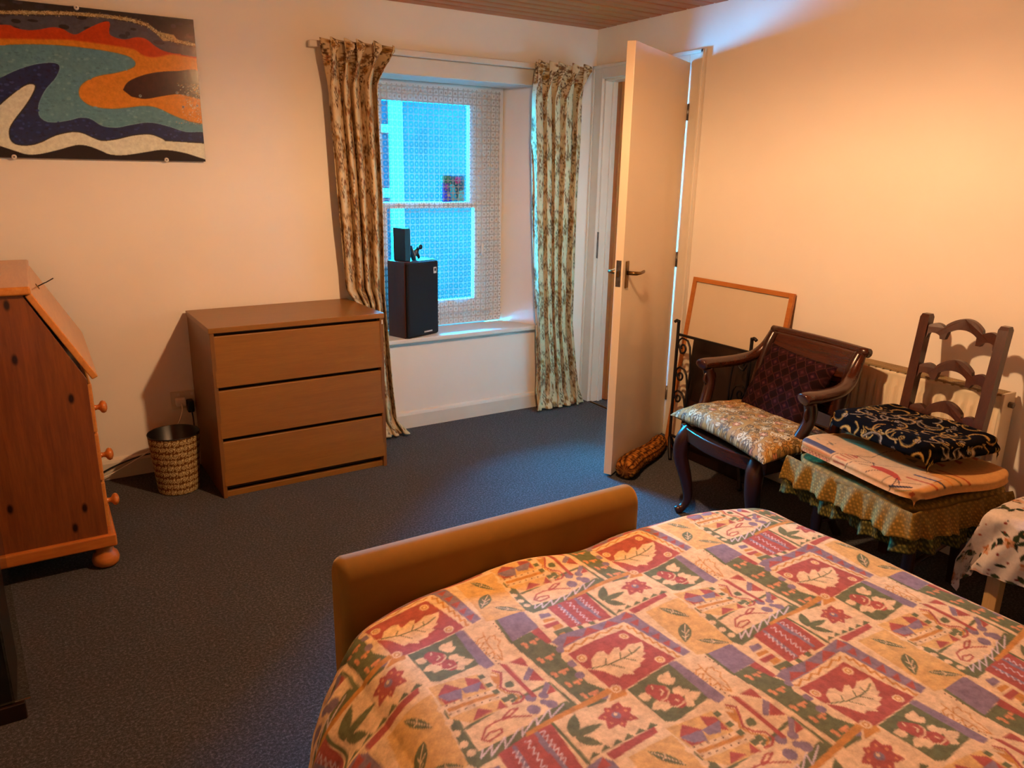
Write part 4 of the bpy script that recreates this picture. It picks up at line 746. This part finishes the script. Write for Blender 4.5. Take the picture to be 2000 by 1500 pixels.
# ------------------------------------------------------------------ armchair
ac=thing('armchair','dark mahogany scroll-back armchair with a leaf-print seat cushion','armchair',(-.515,-1.855,0),math.radians(-5))
Lc=dict(local=True)
def arc_seat(z): 
    out=[]
    for k in range(13):
        t=-1+2*k/12; out.append((-.185-.045*(1-t*t),.25*t))
    return out+[(.21,.235),(.235,0),(.21,-.235)]
MB().prism(arc_seat(0),lambda x,y:(x,y,.345),lambda x,y:(x,y,.405)).build('seat_rail',M['mahog_x'],ac,bevel=.008,seg=3,**Lc)
for sy in(-1,1):
    pts=smooth([(-.165,.195*sy,.40),(-.195,.212*sy,.345),(-.20,.216*sy,.27),(-.172,.202*sy,.16),(-.158,.195*sy,.07),(-.178,.205*sy,.025),(-.205,.215*sy,.012)],6)
    rr=list(np.interp(np.linspace(0,1,len(pts)),[0,.15,.35,.6,.8,.92,1],[.034,.036,.032,.022,.017,.021,.017]))
    MB().tube(pts,rr,10).build('leg',M['mahog'],ac,True,**Lc)
    pts=smooth([(.19,.215*sy,.40),(.20,.22*sy,.25),(.235,.23*sy,.1),(.285,.24*sy,.0)],6)
    MB().tube(pts,list(np.linspace(.026,.018,len(pts))),8).build('leg',M['mahog'],ac,True,**Lc)
    # arm: a flat board that runs level, then sweeps up into the back
    top=smooth([(.285,.232*sy,.775),(.25,.240*sy,.715),(.205,.256*sy,.672),(.13,.275*sy,.652),(.03,.286*sy,.648),(-.045,.286*sy,.650),(-.07,.284*sy,.645)],5)
    am=MB(); prev=None
    for k_,p_ in enumerate(top):
        f_=k_/(len(top)-1); d_=(top[min(k_+1,len(top)-1)]-top[max(k_-1,0)]).normalized(); sd_=Vector((0,0,1)).cross(d_)
        if sd_.length<.2: sd_=Vector((0,1,0))
        sd_.normalize(); u_=d_.cross(sd_); u_=u_ if u_.z>=0 or abs(u_.z)<.3 and u_.x<0 else -u_
        w_,h_=.019+.013*min(1,f_*2),.018+.006*min(1,f_*2); w_,h_=(w_*.8,h_*.75) if k_==len(top)-1 else (w_,h_)
        ring=[p_+sd_*(w_*math.cos(q_))*1.0+u_*(h_*math.sin(q_)) for q_ in [2*PI*z_/12 for z_ in range(12)]]
        am.v+=[tuple(v_) for v_ in ring]
        if k_:
            b_=(k_-1)*12; am.f+=[(b_+z_,b_+(z_+1)%12,b_+12+(z_+1)%12,b_+12+z_) for z_ in range(12)]
    am.f+=[tuple(range(12)),tuple(range((len(top)-1)*12,len(top)*12))]
    am.build('arm',M['mahog_x'],ac,True,**Lc)
    sup=smooth([(-.03,.285*sy,.63),(-.015,.281*sy,.56),(-.05,.265*sy,.47),(-.09,.245*sy,.39)],6)
    MB().tube(sup,.024,8).build('arm_support',M['mahog'],ac,True,**Lc)
    MB().lathe([(.002,0),(.034,0),(.036,.006),(.026,.010),(.022,.007),(.012,.012),(.002,.013)],20,(-.02,.283*sy,.585),Matrix.Rotation(PI/2,3,'X')).build('carved_roundel',M['mahog'],ac,True,**Lc)
    MB().tube(smooth([(.205,.225*sy,.39),(.205,.225*sy,.55),(.245,.225*sy,.70),(.285,.225*sy,.775)],6),[.024]*19,8).build('back_post',M['mahog'],ac,True,**Lc)
# curved crest panel
n1,n2=26,22; u=np.linspace(-1,1,n1); w=np.linspace(0,1,n2); U,V=np.meshgrid(u,w,indexing='ij')
zz=.52+.255*V; xx=.205+.085*V**1.6+.02*(1-U*U); P=np.stack([xx,U*.232,zz],-1)
o=sheet('back_panel',P,None,M['mahog_x'],ac,local=True); q=o.modifiers.new('thick','SOLIDIFY'); q.thickness=.022; q.offset=0
MB().tube([(.30+.02*(1-k*k),k*.252,.782) for k in np.linspace(-1,1,15)],.019,12).build('crest_roll',M['mahog_x'],ac,True,**Lc)
MB().bar((.215,-.22,.44),(.215,.22,.44),.02,.04).build('back_rail',M['mahog_x'],ac,**Lc)
lv=Canvas(320,320,'B4843C')
for i in range(330):
    x_,y_=random.uniform(0,320),random.uniform(0,320); a0=random.uniform(0,6.3); l=random.uniform(20,36); w_=random.uniform(4.5,7); e_=(x_+l*math.cos(a0),y_+l*math.sin(a0))
    lv.leaf((x_,y_),e_,w_+2.6,'3E2A12'); lv.leaf((x_,y_),e_,w_,random.choice(['E8CC90','E2C080','D8AE64','8A7440','EAD4A0','C89A50'])); lv.line([(x_,y_),e_],1.8,'6A4C24')
for i in range(60): spiral(lv,random.uniform(0,320),random.uniform(0,320),random.uniform(11,19),random.choice([1,-1]),random.choice(['4A3418','F0DCA8','5E4420']),3.0,random.uniform(0,6))
for i in range(9):
    x_,y_=random.uniform(0,320),random.uniform(0,320)
    for k_ in range(6): lv.leaf((x_,y_),(x_+20*math.cos(k_*1.05),y_+20*math.sin(k_*1.05)),8,'5A3A20'); lv.leaf((x_,y_),(x_+18*math.cos(k_*1.05),y_+18*math.sin(k_*1.05)),6,'C8845A')
    lv.disc((x_,y_),6,'EBC890')
lv.soften(); lv.neutral(.72,.0)
BMx=base_matrix(ac)
tag(pillow('seat_cushion',.205,.305,.085,lv,1000,M['print_chintz'],BMx@place(-.035,-.03,.452,math.radians(-5)),None,240,5,.02,(.1,.1),.62),'gold leaf-print seat cushion on the mahogany armchair','cushion')
dk=Canvas(200,200,'20100F')
for i in range(4):
    for j in range(4):
        cx,cy=i*50+25,j*50+25; dk.poly([(cx-24,cy),(cx,cy-24),(cx+24,cy),(cx,cy+24)],'2E1618' if (i+j)%2 else '231018')
        dk.line([(cx-24,cy),(cx,cy-24),(cx+24,cy),(cx,cy+24),(cx-24,cy)],2,'4A2A26'); dk.poly([(cx-10,cy),(cx,cy-10),(cx+10,cy),(cx,cy+10)],'3C2024'); dk.disc((cx,cy),3,'5A302A')
dk.soften(); dk.neutral(.8,.1)
tag(pillow('back_cushion',.15,.18,.10,dk,1000,M['print_velvet'],BMx@place(.128,-.02,.605)@Matrix.Rotation(math.radians(-64),4,'Y')@Matrix.Rotation(math.radians(-4),4,'Z'),None,90,3.4),'dark maroon diamond-woven cushion leaning on the armchair back','cushion')

# ------------------------------------------------------------------ radiator
ra=thing('radiator','cream panel radiator with vertical flutes on the right-hand wall','radiator',(-.06,-2.27,.12))
Y0,Y1,z0,z1=-2.585,-1.955,.13,.70
yv=np.linspace(Y0+.012,Y1-.012,420); zv=np.array([z0,z0+.012,z0+.05,z0+.062,z1-.062,z1-.05,z1-.016,z1-.004,z1])
YY,ZZ=np.meshgrid(yv,zv,indexing='ij'); rib=np.clip(np.abs(((YY-Y0)/.0333)%1-.5)*4-.75,0,1); inn=np.where((ZZ>z0+.055)&(ZZ<z1-.055),1,0)
XX=-.098-.0+.009*(1-rib)*inn*-1+.0045; XX=np.where((ZZ<=z0+.001)|(ZZ>=z1-.001),XX+.012,XX)
sheet('front_panel',np.stack([XX,YY,ZZ],-1),None,M['rad'],ra,flip=True)
MB().box(-.092,-.030,Y0+.012,Y1-.012,z0+.01,z1-.004).build('convector',M['rad'],ra)
for ya_,yb_ in((Y0,Y0+.012),(Y1-.012,Y1)): MB().box(-.104,-.022,ya_,yb_,z0,z1+.012).build('side_cap',M['rad'],ra,bevel=.003)
for k in range(5): MB().box(-.096+k*.015,-.089+k*.015,Y0+.012,Y1-.012,z1+.002,z1+.01).build('grille_bar',M['rad_dark'],ra)
for k in range(19): MB().box(-.098,-.022,Y0+.03+k*.0315,Y0+.036+k*.0315,z1-.001,z1+.004).build('grille_cross',M['rad_dark'],ra)
for y_ in(-2.45,-2.1): MB().box(-.03,0,y_,y_+.03,.3,.6).build('wall_bracket',M['rad'],ra)
MB().tube([(-.06,Y0-.02,.04),(-.06,Y0-.02,.16),(-.06,Y0,.16)],.009,8).build('pipe',M['brass'],ra,True)
MB().lathe([(.004,0),(.011,0),(.011,.016),(.004,.018)],10,(-.06,Y0,z1-.03),Matrix.Rotation(PI/2,3,'X')).build('bleed_valve',M['steel'],ra,True)

# ------------------------------------------------------------------ ladder-back chair
lc_=thing('ladder_back_chair','dark oak ladder-back chair in front of the radiator','chair',(-.46,-2.45,0))
def post_c(z,side):
    xx=np.interp(z,[0,.42,.56,.96],[-.215,-.258,-.25,-.132]); ya=np.interp(z,[0,.42,.56,.96],[-2.31,-2.318,-2.318,-2.279]); yb_=np.interp(z,[0,.42,.56,.96],[-2.585,-2.59,-2.588,-2.560])
    return Vector((xx,ya if side==0 else yb_,z))
for sd in(0,1):
    m_=MB(); zz=[0,.2,.42,.5,.6,.75,.9,.945,.957]; ww=[.034]*7+[.034,.026]
    for za,zb,wa,wb_ in zip(zz[:-1],zz[1:],ww[:-1],ww[1:]):
        a_,b_=post_c(za,sd),post_c(zb,sd); q=[]
        for c_,w_ in((a_,wa),(b_,wb_)): q+=[c_+Vector((-w_*.55,-w_/2,0)),c_+Vector((w_*.55,-w_/2,0)),c_+Vector((w_*.55,w_/2,0)),c_+Vector((-w_*.55,w_/2,0))]
        m_.hexa(q)
    m_.build('back_post',M['oak_dark'],lc_)
def rail_poly():
    ts=np.linspace(-1,1,61); at=np.abs(ts)
    top=np.where(at<.52,.020+.034*np.cos(ts/.52*PI/2)**.8,.008+.016*np.sin((1-at)/.48*PI)**.7)
    bot=top-.034-.006*(1-at)
    bot=np.where(np.abs(at-.50)<.07,np.minimum(bot,-.030),bot); bot=np.where(at>.93,np.minimum(bot,-.034),bot)
    return [(t,b_) for t,b_ in zip(ts,top)]+[(t,b_) for t,b_ in zip(ts[::-1],bot[::-1])]
for zc in(.905,.760,.612):
    a_,b_=post_c(zc,0),post_c(zc,1); mid=(a_+b_)/2; hf=(a_.y-b_.y)/2-.012
    def rp(t,dz,d): 
        s_x=post_c(zc+dz,0).x; yv_=mid.y-t*hf; return (s_x+d+.012*(1-t*t),yv_,zc+dz)
    MB().prism(rail_poly(),lambda t,dz:rp(t,dz,-.010),lambda t,dz:rp(t,dz,.010)).build('ladder_rail',M['oak_dark'],lc_)
MB().hexa([(-.655,-2.66,.39),(-.25,-2.60,.39),(-.25,-2.30,.39),(-.62,-2.225,.39),(-.655,-2.66,.425),(-.25,-2.60,.425),(-.25,-2.30,.425),(-.62,-2.225,.425)]).build('seat',M['oak_dark'],lc_,bevel=.006)
for x_,y_ in((-.60,-2.25),(-.635,-2.63)): MB().lathe([(.014,0),(.02,.03),(.017,.1),(.021,.2),(.017,.3),(.021,.39)],12,(x_,y_,0)).build('leg',M['oak_dark'],lc_,True)
for a_,b_ in(((-.60,-2.25,.16),(-.635,-2.63,.16)),((-.60,-2.25,.2),(-.235,-2.31,.2)),((-.635,-2.63,.2),(-.235,-2.585,.2)),((-.60,-2.25,.3),(-.635,-2.63,.3))): MB().tube([a_,b_],.010,8).build('stretcher',M['oak_dark'],lc_,True)
# frilled seat cushion
RZ=math.radians(-8)
oc=Canvas(60,60,'7A6226')
for i in range(6):
    for j in range(6): oc.disc((i*10+(5 if j%2 else 0)+2,j*10+5),3.0,'B98F3C'); oc.disc((i*10+(5 if j%2 else 0)+2,j*10+5),1.3,'6A5018')
ol=Canvas(60,60,'3E3E1A')
for i in range(6):
    for j in range(6): ol.disc((i*10+(5 if j%2 else 0)+2,j*10+5),2.8,'8A8038')
for c_ in(oc,ol): c_.neutral(.8,.0)
fcx,fcy=-.515,-2.475
fc=thing('frilled_cushion','olive and gold frilled seat pad under the folded cloths on the ladder-back chair','cushion',(fcx,fcy,.426),RZ)
fo=folded('pad',.245,.265,.045,oc,1000,M['print'],Matrix.Identity(4),1,70,70,seed=4); fo.parent=fc
def frill(name,x0,x1,y0,y1,zt_,zb,cv,amp,seed,out):
    # runs along the front (x0) from y1 to y0, then along the side y0 from x0 to x1
    path=[(x0,y1+.0),(x0,y0),(x1,y0)]; L1=y1-y0; L2=x1-x0; n=340; s=np.linspace(0,L1+L2,n); m_=18; r=np.random.default_rng(seed); ph=r.uniform(0,6.3,3); P=np.empty((n,m_,3)); C=np.empty((n,m_,3))
    for j,t in enumerate(np.linspace(0,1,m_)):
        rp=amp*1.7*(.25+t)*(np.sin(s*44+ph[0]+2*np.sin(s*8+ph[1]))+.5*np.sin(s*113+ph[2])); o_=out*t**.7+rp
        cs=np.clip((s-L1+.03)/.06,0,1); nx_=-(1-cs); ny_=-cs; nl_=np.hypot(nx_,ny_); nx_/=nl_; ny_/=nl_
        bx_=np.where(s<L1,x0,x0+(s-L1)); by_=np.where(s<L1,y1-s,y0)
        P[:,j,0]=bx_+nx_*o_; P[:,j,1]=by_+ny_*o_; P[:,j,2]=zt_+(zb-zt_)*t+.006*np.sin(s*52+ph[0])*t; C[:,j]=cv.sample(s*1000,np.full(n,t*abs(zt_-zb)*1000))
    o=sheet(name,P,C,M['print'],fc,local=True); q=o.modifiers.new('thick','SOLIDIFY'); q.thickness=.002
frill('frill',-.245,.22,-.265,.265,.038,-.045,oc,.006,5,.03)
frill('frill',-.238,.22,-.258,.26,.012,-.098,ol,.007,9,.022)
# cream folded throw with figures
tw=Canvas(560,560,'D89E5C')      # first axis: front hem to back, second: right end to left end
def tl(a,b,w,c): tw.line([a,b],w,c)
tw.poly([(0,370),(16,370),(16,560),(0,560)],'D08A44'); tw.line([(1 if i%2 else 13,372+i*8) for i in range(24)],3,'8E3A1C')
tw.poly([(20,372),(30,372),(30,560),(20,560)],'CC7A34'); tw.poly([(36,375),(62,375),(62,560),(36,560)],'4C444A')
tw.leaf((95,420),(110,455),7,'8A7048'); tw.leaf((85,470),(95,500),5,'A88858'); tw.line([(80,440),(120,430)],2,'5A4A30')
for c_ in([(0,368),(60,366),(110,330),(150,300)],[(110,330),(100,240),(160,180)],[(0,300),(60,285),(110,255)],[(150,300),(220,310),(300,290)],[(0,120),(50,110),(90,60)]): tw.line(c_,2.6,'3A2418')
for i in range(4): tl((18+i*20,305+i*3),(14+i*22,352),8,['B4562C','C66A34','A84A24','C06030'][i])
tw.poly([(90,310),(108,322),(92,345)],'A84A24')
tw.poly([(62,232),(80,238),(96,215),(98,180),(92,150),(78,128),(66,112),(58,118),(66,150),(64,190)],'B8401C')
for a_,b_ in(((64,195),(28,215)),((66,150),(22,150)),((70,130),(30,112)),((84,236),(110,262)),((70,236),(50,262)),((60,118),(40,100))): tl(a_,b_,3.4,'2E1C14')
tl((20,120),(46,60),9,'34281E'); tl((10,100),(32,50),5,'8A7A40'); tw.poly([(8,30),(26,24),(30,44),(12,50)],'B4562C')
for i in range(5): tl((120+i*34,20),(100+i*34,120),9,['B4562C','4C444A','D08A44','8A6A3A','A84A24'][i])
for i in range(12): tw.poly([(200+i*28,140+(i%3)*60),(230+i*28,150+(i%3)*60),(214+i*28,190+(i%3)*60)],['B4562C','8A6A3A','4C444A'][i%3])
tw.soften(); tw.neutral(.74,.15)
tag(folded('folded_throw',.24,.265,.066,tw,1000,M['print'],place(-.535,-2.49,.4725,RZ),2,150,150,(.26,.28),.006,3),'cream folded throw with red and grey tribal figures on the ladder-back chair','throw')
bk=Canvas(300,300,'0C0605')
for i in range(34):
    x_,y_=random.uniform(0,300),random.uniform(0,300); r_=random.uniform(18,40); a0=random.uniform(0,6.3); sp_=random.uniform(2.2,4.2); colr=random.choice(['A8803C','9A8A70','B8924A','8A7A60','C09A58'])
    t_=np.linspace(0,sp_,20); bk.line([(x_+r_*math.cos(a0+k),y_+r_*math.sin(a0+k)) for k in t_],4.6,colr); bk.line([(x_+(r_-5)*math.cos(a0+k),y_+(r_-5)*math.sin(a0+k)) for k in t_],1.4,'6A5A40')
for i in range(46):
    x_,y_=random.uniform(0,300),random.uniform(0,300); a0=random.uniform(0,6.3); l=random.uniform(8,20); bk.leaf((x_,y_),(x_+l*math.cos(a0),y_+l*math.sin(a0)),random.uniform(1.6,3.4),random.choice(['A07A38','B89A60','8A6A34','C8A868']))
for i in range(16): spiral(bk,random.uniform(0,300),random.uniform(0,300),random.uniform(7,13),random.choice([1,-1]),random.choice(['B8924A','A09078']),2.2,random.uniform(0,6))
bk.soften(); bk.neutral(.7,.1)
tag(folded('folded_blanket',.18,.23,.095,bk,1000,M['print_velvet'],place(-.465,-2.472,.540,RZ),3,140,140,(0,0),.008,8),'black and gold scroll-patterned blanket folded on top of the cream throw','blanket')

# ------------------------------------------------------------------ stool under a floral cloth
stl=thing('stool','pale wooden stool under a flowered cloth at the right edge','stool',(-.42,-2.99,0))
sx0,sx1,sy0,sy1=-.60,-.20,-3.25,-2.835
MB().box(sx0,sx1,sy0,sy1,.455,.48).build('top',M['cream_wood'],stl,bevel=.004)
for x_ in(sx0+.035,sx1-.035):
    for y_ in(sy0+.035,sy1-.035): MB().box(x_-.02,x_+.02,y_-.02,y_+.02,0,.455).build('leg',M['cream_wood'],stl,bevel=.003)
for q in((sx0+.025,sx0+.04,sy0+.055,sy1-.055),(sx1-.04,sx1-.025,sy0+.055,sy1-.055)): MB().box(*q,.395,.455).build('apron',M['cream_wood'],stl)
for q in((sx0+.055,sx1-.055,sy0+.025,sy0+.04),(sx0+.055,sx1-.055,sy1-.04,sy1-.025)): MB().box(*q,.395,.455).build('apron',M['cream_wood'],stl)
fcv=Canvas(340,340,'E6D2C0')
for i in range(70):
    x_,y_=random.uniform(0,340),random.uniform(0,340); a0=random.uniform(0,6.3); l=random.uniform(24,40); fcv.leaf((x_,y_),(x_+l*math.cos(a0),y_+l*math.sin(a0)),random.uniform(6,11),random.choice(['22301C','2E3A20','3A4424','4A4A28','1C2418']))
for i in range(16):
    x_,y_=random.uniform(0,340),random.uniform(0,340)
    for j in range(6): fcv.leaf((x_,y_),(x_+19*math.cos(j*1.05),y_+19*math.sin(j*1.05)),7,random.choice(['D89A70','C87A48','E0B090','D8A888']))
    fcv.disc((x_,y_),5,'8A5A20')
for i in range(60): fcv.disc((random.uniform(0,340),random.uniform(0,340)),random.uniform(2.5,5),random.choice(['7A1E1C','8E2A20','22301C','A84A2A']))
fcv.soften(); fcv.neutral(.75,.35)
cxm,cym=(sx0+sx1)/2,(sy0+sy1)/2; hx,hy=(sx1-sx0)/2+.012,(sy1-sy0)/2+.012
g_=np.linspace(-1,1,250); U,V=np.meshgrid(g_*.40,g_*.40,indexing='ij'); r_=.03
def ov(s,h): 
    e=np.abs(s)-(h-r_); a_,b_=over(e,r_); return np.where(e<0,s,np.sign(s)*(h-r_+a_)),np.where(e<0,0,b_)
xq,dxq=ov(U,hx); yq,dyq=ov(V,hy); dq=np.maximum(dxq,dyq)+.45*np.minimum(dxq,dyq)
an=np.arctan2(V,U); fl_=np.clip(dq/.18,0,1); rip=fl_*(.014*np.sin(an*19)+.010*np.sin(an*31+1))+.03*fl_*np.clip(np.minimum(dxq,dyq)/.08,0,1)
nn=np.stack([np.sign(U)*(dxq>0)*1.,np.sign(V)*(dyq>0)*1.],-1); nn/=np.maximum(np.linalg.norm(nn,axis=-1,keepdims=True),1)
zq=.487+.01*np.sin(U*22)*np.sin(V*19)*(dq<.01)*.4-dq
tag(sheet('flowered_cloth',np.stack([cxm+xq+nn[...,0]*(rip+.008*(dq>0)),cym+yq+nn[...,1]*(rip+.008*(dq>0)),np.maximum(zq,.2)],-1),fcv.sample(U*1000,V*1000),M['print']),'flowered cotton cloth draped over the pale stool','cloth')
